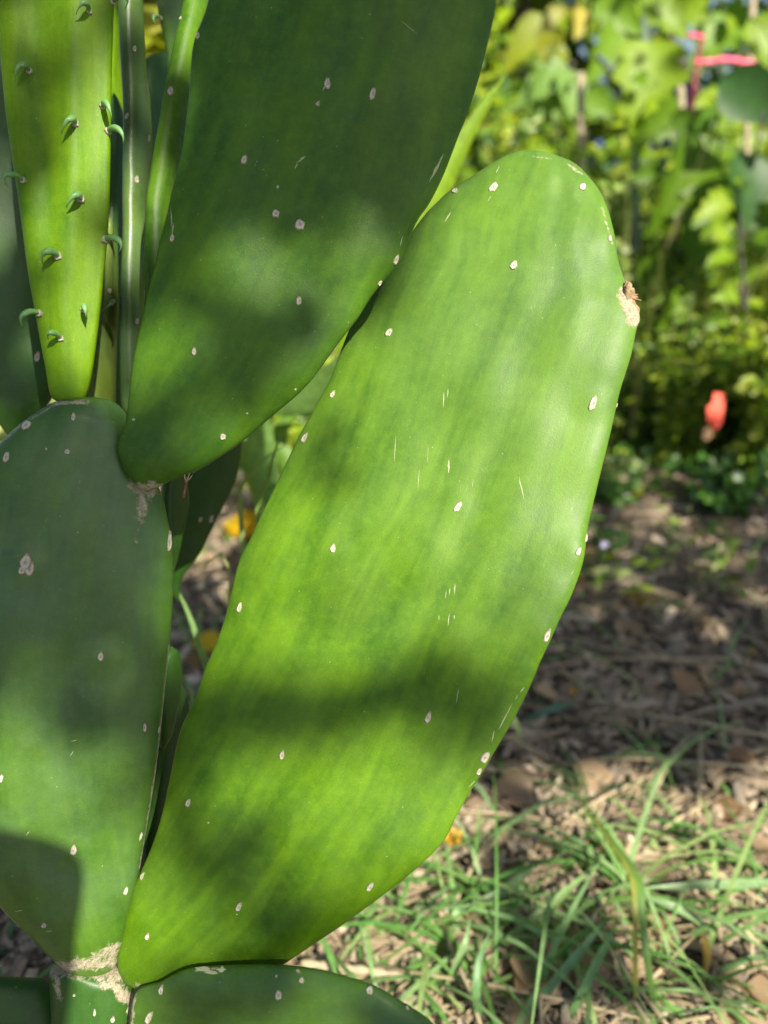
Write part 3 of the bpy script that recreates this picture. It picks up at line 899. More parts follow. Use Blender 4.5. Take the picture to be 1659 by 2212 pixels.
# broad-leaved plants on the right, leaf by leaf
bp_specs = [
    ('broad_leaf_plant', 'plant with large lobed leaves hanging at the right, one leaf glowing yellow green', [(1500, 900, 1.45), (1490, 640, 1.45), (1470, 420, 1.45), (1430, 200, 1.45), (1400, 60, 1.45)],
     [((1400, 90), (1398, 300), (0.16, 0.27, 0.02), 'lobed', 1.45), ((1470, 235), (1385, 300), (0.09, 0.18, 0.02), 'lobed', 1.45), ((1500, 300), (1450, 500), (0.08, 0.17, 0.02), 'lobed', 1.42),
      ((1590, 330), (1440, 430), (0.09, 0.18, 0.02), 'lobed', 1.40), ((1560, 400), (1500, 590), (0.08, 0.17, 0.02), 'lobed', 1.40), ((1420, 560), (1380, 680), (0.06, 0.13, 0.02), 'ovate', 1.5),
      ((1465, 520), (1440, 700), (0.05, 0.12, 0.02), 'lobed', 1.5), ((1380, 0), (1500, 60), (0.13, 0.23, 0.02), 'lobed', 1.5)], M_STEM),
    ('broad_leaf_plant', 'plant with dull blue green oval leaves at the right edge below pink tape', [(1620, 980, 1.25), (1612, 700, 1.25), (1600, 460, 1.25), (1640, 300, 1.25), (1670, 100, 1.25)],
     [((1560, 165), (1680, 255), (0.035, 0.10, 0.055), 'ovate', 1.25), ((1600, 330), (1640, 470), (0.035, 0.10, 0.05), 'ovate', 1.25), ((1655, 400), (1600, 500), (0.05, 0.13, 0.04), 'ovate', 1.28),
      ((1610, 450), (1720, 560), (0.06, 0.14, 0.03), 'ovate', 1.28), ((1630, 540), (1560, 620), (0.12, 0.22, 0.02), 'lobed', 1.32), ((1620, 40), (1720, 150), (0.15, 0.26, 0.02), 'ovate', 1.3)], M_DARKSTEM),
    ('broad_leaf_plant', 'plant with pale minty leaves above the tip of the largest pad', [(1235, 700, 1.9), (1230, 500, 1.9), (1215, 330, 1.9), (1200, 190, 1.9), (1190, 120, 1.9)],
     [((1235, 160), (1120, 200), (0.15, 0.27, 0.14), 'lobed', 1.9), ((1215, 150), (1250, 240), (0.15, 0.27, 0.13), 'ovate', 1.9), ((1200, 150), (1160, 250), (0.14, 0.26, 0.12), 'ovate', 1.92),
      ((1230, 125), (1165, 110), (0.16, 0.21, 0.03), 'ovate', 1.95), ((1200, 70), (1170, 130), (0.17, 0.20, 0.02), 'ovate', 1.95), ((1270, 200), (1340, 250), (0.12, 0.24, 0.05), 'lobed', 1.95)], M_STEM),
    ('broad_leaf_plant', 'yellowing broad leaved plant at the top edge right of the broad pad', [(1180, 640, 2.2), (1190, 400, 2.2), (1200, 200, 2.2), (1210, 0, 2.2), (1220, -60, 2.2)],
     [((1230, 20), (1180, 90), (0.20, 0.22, 0.02), 'ovate', 2.2), ((1258, 18), (1255, 72), (0.36, 0.33, 0.14), 'ovate', 2.15), ((1210, 60), (1090, 130), (0.18, 0.24, 0.02), 'ovate', 2.2), ((1290, 0), (1390, 60), (0.12, 0.24, 0.03), 'lobed', 2.1),
      ((1330, 60), (1290, 170), (0.13, 0.25, 0.04), 'lobed', 2.1), ((1300, 200), (1230, 260), (0.10, 0.22, 0.04), 'lobed', 2.2)], M_STEM),
    ('broad_leaf_plant', 'leafy plant behind the red stem, its leaves crossing the right edge', [(1580, 900, 2.0), (1575, 600, 2.0), (1570, 300, 2.0), (1560, 0, 2.0), (1560, -80, 2.0)],
     [((1580, 50), (1500, 130), (0.12, 0.24, 0.04), 'lobed', 2.0), ((1560, 20), (1640, 100), (0.10, 0.22, 0.03), 'lobed', 2.0), ((1530, 0), (1440, 40), (0.16, 0.27, 0.03), 'lobed', 1.95), ((1560, 210), (1480, 330), (0.09, 0.20, 0.05), 'lobed', 2.05),
      ((1590, 260), (1680, 330), (0.17, 0.27, 0.03), 'lobed', 2.0), ((1600, 500), (1690, 600), (0.16, 0.26, 0.02), 'lobed', 2.0), ((1560, 560), (1480, 620), (0.17, 0.27, 0.03), 'lobed', 2.0)], M_STEM),
]
for nm, lab, st, lvs, ms in bp_specs:
    foot = G(st[0][0], 1000)
    foot = Vector((PB(*st[0]).x, PB(*st[0]).y, 0.0))
    o, inv = thing(nm, foot, lab, 'plant')
    pts = [foot - Vector((0, 0, 0.01))] + [PB(*s) for s in st]
    sm = catmull(pts, 22)
    vs, fs = tube(sm, list(np.linspace(0.008, 0.0035, 22)), 7)
    link('stem', mesh('stem', vs, fs), ms, o, inv)
    rl = random.Random(len(lab) * 31)
    extra = []
    for q in range(24):
        tt = rl.uniform(0.28, 0.95)
        cp = proj(Vector(sm[int(tt * 21)]))
        a_ = rl.uniform(0, 6.28)
        r0_, r1_ = rl.uniform(15, 40), rl.uniform(30, 66) * 2.0 / cp[2]
        col = rl.choice([(0.14, 0.25, 0.02), (0.10, 0.20, 0.02), (0.17, 0.27, 0.02), (0.07, 0.15, 0.025)])
        extra.append(((cp[0] + r0_ * math.cos(a_), cp[1] - r0_ * math.sin(a_)), (cp[0] + (r0_ + r1_) * math.cos(a_), cp[1] - r0_ * math.sin(a_) - r1_ * (math.sin(a_) * 0.6 - 0.4)), col, rl.choice(['lobed', 'lobed', 'ovate']), cp[2] - ZB + rl.uniform(-0.10, 0.10)))
    for (b_, t_, col, kind, z) in lvs + extra:
        base, tip = PB(b_[0], b_[1], z), PB(t_[0], t_[1], z - 0.04)
        ry = random.Random(int(b_[0] * 7 + b_[1]))
        one_leaf('leaf', base, tip, Vector((ry.uniform(-.7, .7), -1, ry.uniform(-0.2, 0.9))), kind, (col[0] * 1.15, col[1] * 1.08, col[2] * 0.5), o, inv, 0.3, 0.42)
        # petiole joins the leaf to the stem
        near = min(sm, key=lambda q: (Vector(q) - base).length)
        mid_ = (Vector(near) + base) / 2 + Vector((0, 0, 0.015))
        vs, fs = tube([Vector(near), mid_, base], [0.002, 0.0017, 0.0014], 6)
        link('leaf_stalk', mesh('leaf_stalk', vs, fs), ms, o, inv)

# strap-leaved plant behind the gap between the pads
foot = Vector((P(720, 1100, 0.95).x, P(720, 1100, 0.95).y, 0))
sp, SI = thing('strap_leaf_plant', foot, 'plant with long strap leaves showing between the broad pad and the largest pad', 'plant')
rng = random.Random(12)
def strap(pts, wid, col, name='leaf'):
    c = catmull(pts, 26)
    V, F, C = [], [], []
    for i, q in enumerate(c):
        q = Vector(q)
        t = i / 25
        tg = (Vector(c[min(i + 1, 25)]) - Vector(c[max(i - 1, 0)])).normalized()
        side = tg.cross(Vector((0.25, -1, 0.25)).normalized()).normalized()
        w = wid * (0.5 + 0.9 * math.sin(math.pi * min(1, 0.05 + t * 0.72))) * min(1.0, (1 - t) / 0.22) ** 0.7
        for s in (-1, 0, 1):
            V.append(q + side * (w * s) + Vector((0, -1, 0)) * (abs(s) * w * -0.35))
            k = 1.0 if s else 1.15
            C.append((col[0] * k, col[1] * k, col[2] * k, 1))
    for i in range(25):
        a = i * 3
        F += [(a, a + 1, a + 4, a + 3), (a + 1, a + 2, a + 5, a + 4)]
    return link(name, tint_mesh(name, V, F, C, M_LEAF), None, sp, SI)


strap([foot, P(760, 800, 0.93), P(860, 590, 0.88), P(950, 400, 0.86), P(1020, 270, 0.85), P(1095, 158, 0.84)], 0.0155, (0.17, 0.29, 0.01))
strap([foot, P(560, 960, 0.97), P(650, 870, 0.92), P(730, 800, 0.88), P(800, 740, 0.84), P(900, 690, 0.82)], 0.013, (0.15, 0.28, 0.07))
strap([foot, P(640, 1060, 1.0), P(600, 960, 1.0), P(640, 880, 1.0), P(720, 850, 1.02)], 0.010, (0.10, 0.21, 0.02))
strap([foot, P(560, 1060, 1.02), P(520, 980, 1.04), P(560, 930, 1.05), P(660, 920, 1.06)], 0.010, (0.17, 0.27, 0.04))
strap([foot, P(610, 1120, 0.98), P(585, 1060, 0.99), P(560, 1020, 1.0), P(500, 1010, 1.0)], 0.008, (0.12, 0.25, 0.05))


# canes, stakes, tape and tags
def rod(name, pts, r0, r1, mat, label, cat, seg=9, knots=0):
    pts = [Vector(p) for p in pts]
    o, inv = thing(name, pts[0], label, cat)
    n = 30
    sm = catmull(pts, n)
    rad = list(np.linspace(r0 * 1.4, r1 * 1.4, n))
    if knots:
        for i in range(3, n, knots):
            rad[i] *= 1.25
    vs, fs = tube(sm, rad, seg)
    link('shaft', mesh(name, vs, fs), mat, o, inv)
    return o, inv


def foot_of(px, py, z):
    p = PB(px, py, z)
    return Vector((p.x, p.y, -0.02))


rod('dry_cane', [foot_of(1262, 700, 1.75), PB(1262, 700, 1.75), PB(1256, 400, 1.75), PB(1254, 160, 1.75)], 0.011, 0.010, M_CANE, 'pale tan dry cane standing behind the tip of the largest pad', 'cane', knots=7)
rod('dry_cane', [foot_of(1600, 700, 1.5), PB(1604, 500, 1.5), PB(1612, 330, 1.5), PB(1616, 200, 1.5), PB(1628, -40, 1.5)], 0.0085, 0.006, M_CANE, 'thin tan dry cane near the right edge', 'cane', knots=6)
rod('dry_cane', [foot_of(1462, 300, 2.1), PB(1464, 300, 2.1), PB(1466, 160, 2.1), PB(1467, 95, 2.1)], 0.011, 0.010, M_CANE, 'short yellow cane left of the red stem', 'cane', knots=5)
rod('bent_stem', [foot_of(1375, 700, 1.6), PB(1372, 560, 1.6), PB(1375, 380, 1.6), PB(1368, 250, 1.6), PB(1335, 170, 1.6), PB(1290, 120, 1.62)], 0.012, 0.008, M_GREYSTEM, 'thick grey green stem arching over to the left', 'stem')
rod('bent_stem', [foot_of(1388, 300, 2.3), PB(1390, 200, 2.3), PB(1392, 60, 2.3), PB(1396, -60, 2.3)], 0.02, 0.016, M_GREYSTEM, 'straight grey stem at the top edge', 'stem')
rod('dark_stem', [foot_of(1590, 960, 1.5), PB(1592, 940, 1.5), PB(1600, 700, 1.5), PB(1606, 560, 1.5), PB(1612, 430, 1.5)], 0.006, 0.004, M_DARKSTEM, 'thin dark stem rising right of the orange tag', 'stem')
red, RI = rod('red_stem', [foot_of(1484, 400, 1.5), PB(1486, 330, 1.5), PB(1492, 240, 1.5), PB(1502, 160, 1.5), PB(1516, 75, 1.5)], 0.0042, 0.006, M_REDCANE, 'dark red stem with pink tape tied to it', 'stem')


def ribbon(name, pts, w, mat, label, cat, side=None, thick=0.0008, waves=0.0):
    c = catmull([Vector(p) for p in pts], 24)
    V, F = [], []
    for i, q in enumerate(c):
        q = Vector(q)
        tg = (Vector(c[min(i + 1, 23)]) - Vector(c[max(i - 1, 0)])).normalized()
        sd = (side or tg.cross(Vector((0, -1, 0.2)))).normalized()
        nn = tg.cross(sd)
        q = q + nn * waves * math.sin(i * 1.3)
        V += [q - sd * w - nn * thick, q + sd * w - nn * thick, q + sd * w + nn * thick, q - sd * w + nn * thick]
    for i in range(23):
        a = i * 4
        for k in range(4):
            F.append((a + k, a + (k + 1) % 4, a + 4 + (k + 1) % 4, a + 4 + k))
    F += [(3, 2, 1, 0), (92, 93, 94, 95)]
    o = link(name, mesh(name, V, F), mat)
    tag(o, label, cat)
    return o


ribbon('flagging_tape', [PB(1500, 134, 1.49), PB(1530, 133, 1.485), PB(1570, 128, 1.48), PB(1610, 134, 1.49), PB(1650, 140, 1.5)], 0.0075, M_PINK, 'pink flagging tape stretched sideways from the red stem', 'tape', waves=0.002)
ribbon('flagging_tape', [PB(1520, 82, 1.49), PB(1508, 78, 1.485), PB(1496, 76, 1.48), PB(1484, 80, 1.49)], 0.006, M_PINK, 'short pink tape end at the top of the red stem', 'tape', waves=0.002)
ribbon('flagging_tape', [PB(1500, 190, 1.488), PB(1498, 210, 1.486), PB(1494, 230, 1.486), PB(1492, 248, 1.488)], 0.0075, M_PINK, 'pink tape wrapped along the middle of the red stem', 'tape', waves=0.001)


def tag_shape(name, pts, z, mat, label, cat, th=0.0012):
    fr = [PB(x, y, z) for x, y in pts]
    bk = [p + FWD * th for p in fr]
    n = len(pts)
    fs = [tuple(range(n)), tuple(range(2 * n - 1, n - 1, -1))] + [(i, n + i, n + (i + 1) % n, (i + 1) % n) for i in range(n)]
    o = link(name, mesh(name, fr + bk, fs), mat, smooth=False)
    tag(o, label, cat)
    return o


tag_shape('plant_tag', [(1543, 848), (1564, 852), (1564, 878), (1558, 915), (1546, 928), (1530, 912), (1528, 880), (1540, 870)], 1.05, M_ORANGE, 'bright orange red plastic tag low among the weeds at right', 'tag')
tag_shape('brown_scrap', [(1518, 922), (1536, 926), (1540, 940), (1528, 952), (1516, 946)], 1.10, M_BROWN, 'small brown scrap half hidden below the bright orange tag', 'scrap')

# blue drum far behind the weeds
def lathe(name, c, prof, seg, mat, label, cat):
    V, F = [], []
    for r, z in prof:
        for j in range(seg):
            th = 2 * math.pi * j / seg
            V.append(c + Vector((r * math.cos(th), r * math.sin(th), z)))
    for i in range(len(prof) - 1):
        for j in range(seg):
            k = (j + 1) % seg
            F.append((i * seg + j, i * seg + k, (i + 1) * seg + k, (i + 1) * seg + j))
    F.append(tuple(range((len(prof) - 1) * seg, len(prof) * seg)))
    o = link(name, mesh(name, V, F), mat)
    tag(o, label, cat)


c = P(1508, 110, 5.0)
lathe('plastic_drum', Vector((c.x, c.y, 0)), [(0.2, 0.0), (0.22, 0.03), (0.22, 0.45), (0.23, 0.47), (0.22, 0.49), (0.22, 0.92), (0.23, 0.94), (0.22, 0.96), (0.22, 1.35), (0.2, 1.4), (0.18, 1.42), (0.17, 1.40)], 28, M_BLUE, 'blue plastic drum glimpsed behind the weeds', 'drum')
c = P(1310, 130, 5.2)
lathe('plastic_drum', Vector((c.x, c.y, 0)), [(0.16, 0.0), (0.18, 0.02), (0.2, 0.5), (0.21, 0.9), (0.215, 1.05), (0.2, 1.06), (0.19, 1.02)], 24, M_BLUE, 'tall blue plastic bin glimpsed above the minty leaves', 'bin')

# dead brown leaf hanging in the weeds
dl, DI = thing('dead_leaf', PB(1540, 560, 1.7), 'curled brown dead leaf hanging in the weeds', 'leaf')
V, F, C = [], [], []
add_leaf(V, F, C, orient(PB(1545, 555, 1.7), PB(1530, 730, 1.68) - PB(1545, 555, 1.7), Vector((0.3, -1, 0.3))), 'ovate', (PB(1530, 730, 1.68) - PB(1545, 555, 1.7)).length, (0.22, 0.14, 0.08), 0.1, 0.8)
link('blade', tint_mesh('blade', V, F, C, M_LEAF), None, dl, DI)
vs, fs = tube([PB(1545, 555, 1.7), PB(1552, 520, 1.7), PB(1570, 490, 1.72)], [0.002, 0.0018, 0.0015], 6)
link('leaf_stalk', mesh('leaf_stalk', vs, fs), M_STRAW, dl, DI)


# bushy weeds: many small leaves on a frame of twigs
def weed(foot, height, radius, nleaf, lsize, cols, label, group=None, seed=0, stems=7, kind='small', name='weed_bush'):
    rng = random.Random(seed)
    o, inv = thing(name, foot, label, 'weed', group)
    V, F = [], []
    tips = []
    for s in range(stems):
        a = rng.uniform(0, 6.28)
        r = radius * math.sqrt(rng.random())
        top = foot + Vector((r * math.cos(a), r * math.sin(a), height * rng.uniform(0.55, 1.0)))
        mid_ = foot + Vector((r * 0.35 * math.cos(a), r * 0.35 * math.sin(a), height * 0.45))
        c = catmull([foot + Vector((0, 0, -0.01)), mid_, top], 10)
        tips.append(c)
        vs, fs = tube(c, list(np.linspace(0.004, 0.0012, 10)), 5)
        k = len(V)
        V += vs
        F += [tuple(i + k for i in f) for f in fs]
    link('stems', mesh('stems', V, F), M_STEM, o, inv)
    V, F, C = [], [], []
    for i in range(nleaf):
        c = rng.choice(tips)
        t = rng.random() ** 0.75
        q = Vector(c[min(9, int(t * 10))])
        d = rnd_dir(rng)
        d.z = abs(d.z) * 0.5 - 0.15
        q = q + d * rng.uniform(0.0, radius * 0.28)
        col = rng.choice(cols)
        f = rng.uniform(0.7, 1.3)
        add_leaf(V, F, C, orient(q, d + Vector((0, 0, 0.001)), SUNV * 1.1 + rnd_dir(rng) * 0.75), kind, lsize * rng.uniform(0.6, 1.3), (col[0] * f, col[1] * f, col[2] * f), 0.2, 0.2)
    link('foliage', tint_mesh('foliage', V, F, C, M_WEED), None, o, inv)
    return o


BRI = [(0.22, 0.32, 0.012), (0.17, 0.29, 0.02), (0.27, 0.35, 0.03), (0.11, 0.21, 0.02), (0.31, 0.37, 0.05)]
DRK = [(0.05, 0.13, 0.02), (0.07, 0.16, 0.02), (0.04, 0.10, 0.03)]
PAL = [(0.28, 0.37, 0.10), (0.21, 0.33, 0.06), (0.36, 0.39, 0.16), (0.16, 0.27, 0.04)]
weeds = [  # px, depth, height, radius, leaves, size, palette, label
    (1150, 1.95, 0.55, 0.20, 700, 0.035, PAL, 'pale fine leaved weed behind the tip of the largest pad'),
    (1330, 2.05, 0.55, 0.20, 700, 0.032, PAL, 'pale fine leaved weed right of the dry tan cane'),
    (1430, 1.95, 0.42, 0.18, 600, 0.035, BRI, 'bright small leaved weed beside the torn notch of the largest pad'),
    (1620, 1.75, 0.50, 0.18, 650, 0.035, BRI, 'bright bushy weed at the right edge above the orange tag'),
    (1500, 2.2, 0.75, 0.22, 700, 0.045, BRI, 'mid green weed behind the red stem'),
    (1660, 1.6, 0.30, 0.15, 450, 0.035, DRK, 'low dark weed at the right edge beside the orange tag'),
    (1420, 1.75, 0.24, 0.15, 420, 0.03, DRK, 'low dark weed left of the orange tag'),
    (1300, 2.7, 0.9, 0.35, 900, 0.05, BRI, 'tall mid green weed at the back, above the torn notch'),
    (1560, 1.95, 0.62, 0.20, 800, 0.04, BRI, 'bright weed crowding round the foot of the red stem'),
    (1240, 2.3, 0.7, 0.25, 900, 0.04, PAL, 'pale green weed straight behind the dry tan cane'),
    (1680, 2.1, 0.8, 0.22, 800, 0.045, BRI, 'bright weed at the right edge behind the blue green leaves'),
    (1400, 2.4, 0.85, 0.25, 900, 0.045, BRI, 'green weed behind the arching grey green stem'),
    (1480, 1.6, 0.40, 0.16, 420, 0.04, BRI, 'bright weed left of the dark stem and above the orange tag'),
    (1660, 1.42, 0.36, 0.12, 300, 0.04, BRI, 'bright weed at the right edge under the blue green leaves'),
    (1100, 2.8, 0.95, 0.35, 900, 0.05, BRI, 'tall green weed at the back beside the broad pad'),
    (1580, 2.9, 1.0, 0.35, 900, 0.06, BRI, 'tall green weed at the back by the blue drum'),
    (1350, 1.85, 0.10, 0.12, 120, 0.03, DRK, 'low green weed on the mulch right of the largest pad'),
    (1620, 1.8, 0.12, 0.13, 120, 0.035, DRK, 'low green weed on the mulch at the right edge'),
    (1340, 1.55, 0.08, 0.06, 50, 0.025, DRK, 'small weed with a lilac flower beside the largest pad'),
    (330, 2.4, 1.9, 0.55, 2200, 0.10, [(0.26, 0.30, 0.02), (0.20, 0.28, 0.02), (0.30, 0.30, 0.05)], 'yellow green bush seen through the gap between the pads'),
    (650, 1.7, 0.45, 0.25, 600, 0.045, BRI, 'bright weed behind the gap under the broad pad'),
    (-20, 1.6, 0.5, 0.25, 300, 0.05, PAL, 'pale weed at the left edge behind the dark pad'),
]
for i, (px, z, h, r, nl, ls, cols, lab) in enumerate(weeds):
    if px > 1000 and h > 0.15:
        z += 0.55
    p = P(px, 900, z)
    weed(Vector((p.x, p.y, ground_h(p.x, p.y))), h * 1.1, r * 1.15, int(nl * 2.2), ls, cols, lab, seed=50 + i, stems=9 if h > 0.3 else 6, kind='ovate' if i % 2 else 'small')

# lilac flower on the small weed
fo, FI = thing('lilac_flower', P(1306, 1175, 1.22), 'tiny pale lilac flower in the shade right of the largest pad', 'flower')
V, F, C = [], [], []
for k in range(5):
    a = k * 1.2566
    add_leaf(V, F, C, orient(P(1306, 1175, 1.22), Vector((math.cos(a), -0.3, math.sin(a))), Vector((0, -1, 0.4))), 'ovate', 0.009, (0.5, 0.46, 0.7), 0.1, 0.1)
link('petals', tint_mesh('petals', V, F, C, M_LEAF), None, fo, FI)
pp = P(1306, 1175, 1.225)
vs, fs = tube([Vector((pp.x + 0.02, pp.y + 0.02, 0)), Vector((pp.x + 0.01, pp.y + 0.01, pp.z * 0.5)), pp], [0.0015, 0.0012, 0.001], 5)
link('flower_stalk', mesh('flower_stalk', vs, fs), M_STEM, fo, FI)

# tall fine grass and seed stalks filling between the weeds (one mass)
def grass_mass(name, spots, label, mat, seed, stuff=True):
    rng = random.Random(seed)
    V, F, C = [], [], []
    for (x, y, L, w, lean, az, col) in spots:
        nseg = 5
        b0 = len(V)
        d = Vector((math.cos(az), math.sin(az), 0))
        side = Vector((-math.sin(az), math.cos(az), 0))
        pos = Vector((x, y, ground_h(x, y) - 0.004))
        ang = R(90) - lean * 0.4
        for i in range(nseg + 1):
            t = i / nseg
            ww = w * (1 - t ** 2.2) * 0.5 + 0.0002
            V.append(pos - side * ww)
            V.append(pos + side * ww + Vector((0, 0, 0.0)))
            for _ in range(2):
                C.append((*col, 1))
            pos = pos + (d * math.cos(ang) + Vector((0, 0, 1)) * math.sin(ang)) * (L / nseg)
            ang -= lean / nseg
            if pos.z < 0.006:
                pos.z = 0.006
                ang = max(ang, 0.02)
        for i in range(nseg):
            a = b0 + 2 * i
            F.append((a, a + 1, a + 3, a + 2))
    me = tint_mesh(name, V, F, C, mat)
    o = link(name, me)
    return o


rng = random.Random(31)
sp_ = []
for i in range(3600):
    px = rng.choice([rng.uniform(1050, 1720), rng.uniform(1050, 1720), rng.uniform(200, 900)])
    z = rng.uniform(2.2, 3.8)
    p = P(px, 800, z)
    col = rng.choice([(0.22, 0.31, 0.06), (0.30, 0.34, 0.11), (0.15, 0.26, 0.03), (0.42, 0.38, 0.20), (0.26, 0.36, 0.08)])
    sp_.append((p.x, p.y, rng.uniform(0.25, 0.95), rng.uniform(0.003, 0.008), rng.uniform(0.05, 1.1), rng.uniform(0, 6.28), col))
o = grass_mass('tall_grass', sp_, '', M_GRASS, 1)
tag(o, 'fine tall grass filling the space between the weeds at the back', 'grass', kind='stuff')

rng = random.Random(61)
V, F, C = [], [], []
for i in range(11000):
    px = rng.uniform(1000, 1760) if i % 5 else rng.uniform(-100, 1000)
    z = rng.uniform(2.15, 3.8)
    hmax = 0.22 + 0.38 * (z - 2.15) + 0.25 * noise.noise((px * 0.006, z * 2.0, 4.0))
    hh = hmax * rng.random() ** 0.8
    p = P(px, 900, z)
    q = Vector((p.x, p.y, ground_h(p.x, p.y) + max(0.01, hh)))
    if i % 4 == 0:      # low creeping growth thinning out over the mulch
        z = 2.35 - 1.0 * rng.random() ** 1.5
        p = P(px, 1000, z)
        q = Vector((p.x, p.y, ground_h(p.x, p.y) + rng.uniform(0.01, 0.10)))
        if noise.noise(q * 4.0) < (0.0 if z > 1.9 else 0.16):
            continue
    if noise.noise(q * 6.0) < -0.12:
        continue
    d = rnd_dir(rng)
    d.z *= 0.5
    col = rng.choice(BRI + PAL + DRK)
    f = rng.uniform(0.75, 1.3)
    add_leaf(V, F, C, orient(q, d, SUNV * 1.1 + rnd_dir(rng) * 0.75), 'small', rng.uniform(0.02, 0.05), (col[0] * f, col[1] * f, col[2] * f), 0.2, 0.2)
o = link('undergrowth', tint_mesh('undergrowth', V, F, C, M_WEED))
tag(o, 'tangle of small bright leaves filling the ground between the weeds', 'undergrowth', kind='stuff')

# ------------------------------------------------------------------ far shrubs and trees closing the view
def far_tree(x, y, h, r, label, seed, cols):
    rng = random.Random(seed)
    o, inv = thing('garden_tree', Vector((x, y, 0)), label, 'tree', 'trees closing the view')
    vs, fs = tube([(x, y, -0.05), (x + rng.uniform(-.1, .1), y, h * 0.3), (x + rng.uniform(-.2, .2), y, h * 0.7)], [0.09, 0.07, 0.03], 9)
    V, F = list(vs), list(fs)
    for k in range(6):
        a = rng.uniform(0, 6.28)
        z0 = h * rng.uniform(0.2, 0.6)
        v2, f2 = tube([(x, y, z0), (x + r * .5 * math.cos(a), y + r * .5 * math.sin(a), z0 + r * .3), (x + r * .9 * math.cos(a), y + r * .9 * math.sin(a), z0 + r * .6)], [0.035, 0.022, 0.008], 6)
        b0 = len(V)
        V += v2
        F += [tuple(i + b0 for i in f) for f in f2]
    link('trunk', mesh('trunk', V, F), M_BARK, o, inv)
    V, F, C = [], [], []
    clumps = [(Vector((x, y, h * 0.55)) + Vector((rng.gauss(0, .5) * r, rng.gauss(0, .5) * r, rng.uniform(-.5, .5) * h)), rng.uniform(.25, .5) * r) for _ in range(26)]
    for i in range(4200):
        cc, cr = rng.choice(clumps)
        d = rnd_dir(rng)
        q = cc + d * cr * rng.random() ** 0.4
        if q.z < 0.05:
            q.z = rng.uniform(0.05, 0.4)
        col = rng.choice(cols)
        f = rng.uniform(0.6, 1.3)
        add_leaf(V, F, C, orient(q, rnd_dir(rng), SUNV + rnd_dir(rng) * .8), 'small', rng.uniform(0.12, 0.22), (col[0] * f, col[1] * f, col[2] * f), 0.2, 0.2)
    link('crown', tint_mesh('crown', V, F, C, M_LEAF), None, o, inv)


for i, (x, y, h, r, lab) in enumerate([(-2.6, 5.5, 3.0, 1.3, 'green tree far behind at the left, hidden by pads'), (-0.9, 6.2, 3.2, 1.4, 'green tree far behind, seen through the gap between upper pads'), (0.9, 6.0, 3.0, 1.4, 'green tree far behind, right of the broad pad'),
                                       (2.5, 5.6, 3.0, 1.4, 'green tree far behind the blue drum'), (4.2, 6.0, 3.2, 1.5, 'green tree far behind at the right edge'), (1.7, 8.0, 4.0, 1.8, 'taller green tree at the very back right of centre')]):
    far_tree(x, y, h, r, lab, 200 + i, BRI + DRK)

# ------------------------------------------------------------------ mulch, chips, straw, grass on the ground
def chip_mesh(k):
    rng = random.Random(700 + k)
    L, w, t = 1.0, (rng.uniform(0.12, 0.2) if k % 2 else rng.uniform(0.24, 0.42)), rng.uniform(0.06, 0.14)
    V, F = [], []
    n = 4
    for i in range(n):
        s = i / (n - 1)
        ww = w / 2 * (0.55 + 0.45 * math.sin(math.pi * (0.15 + 0.7 * s))) * rng.uniform(0.75, 1.2)
        oy = rng.uniform(-.06, .06)
        x = (s - 0.5) * L
        zc = rng.uniform(-.03, .03)
        V += [(x + rng.uniform(-.05, .05), oy - ww, zc - t / 2), (x + rng.uniform(-.05, .05), oy + ww, zc - t / 2), (x, oy + ww * .85, zc + t / 2), (x, oy - ww * .85, zc + t / 2)]
    for i in range(n - 1):
        a = i * 4
        for q in range(4):
            F.append((a + q, a + (q + 1) % 4, a + 4 + (q + 1) % 4, a + 4 + q))
    F += [(3, 2, 1, 0), (4 * n - 4, 4 * n - 3, 4 * n - 2, 4 * n - 1)]
    return V, F


CH = [chip_mesh(k) for k in range(8)]
CHM = []
for k, (V, F) in enumerate(CH):
    for mat in (M_CHIP, M_CHIPG):
        me = mesh('chip_%d' % k, V, F)
        me.materials.append(mat)
        CHM.append(me)


def in_view_ground(rng, x0, x1, y0, y1):
    px, py = rng.uniform(x0, x1), rng.uniform(y0, y1)
    return G(px, py)


rng = random.Random(77)
# the bed of mulch: one mass
V, F = [], []
for i in range(15000):
    g = G(rng.uniform(-200, 1900), 2400 - 1500 * rng.random() ** 1.0)
    if g.y > 4:
        continue
    Lc = rng.choice([0.01, 0.015, 0.02, 0.03, 0.045]) * rng.uniform(0.7, 1.4)
    v, f = rng.choice(CH)
    m = Matrix.Translation((g.x, g.y, ground_h(g.x, g.y) + rng.uniform(0.0, 0.012))) @ Matrix.Rotation(rng.uniform(0, 6.28), 4, 'Z') @ Matrix.Rotation(rng.gauss(0, 0.3), 4, 'X') @ Matrix.Rotation(rng.gauss(0, 0.3), 4, 'Y') @ Matrix.Diagonal((Lc, Lc, Lc, 1))
    b0 = len(V)
    V += [m @ Vector(q) for q in v]
    F += [tuple(j + b0 for j in q) for q in f]
M_MULCH, nt, b = new_mat('mulch_pieces')
geo = N(nt, 'ShaderNodeNewGeometry')
tc = N(nt, 'ShaderNodeTexCoord')
rp = geo.outputs['Random Per Island']
n_ = nt.nodes.new('ShaderNodeValToRGB')
for _ in range(3):
    n_.color_ramp.elements.new(0.5)
for e, (p_, c_) in zip(n_.color_ramp.elements, [(0.0, (0.05, 0.038, 0.028)), (0.25, (0.15, 0.11, 0.075)), (0.5, (0.34, 0.255, 0.17)), (0.8, (0.36, 0.30, 0.225)), (1.0, (0.66, 0.53, 0.38))]):
    e.position = p_
    e.color = (*c_, 1)
nt.links.new(rp, n_.inputs[0])
gr = noise_tex(nt, tc.outputs['Object'], 160, 4, 0.7)
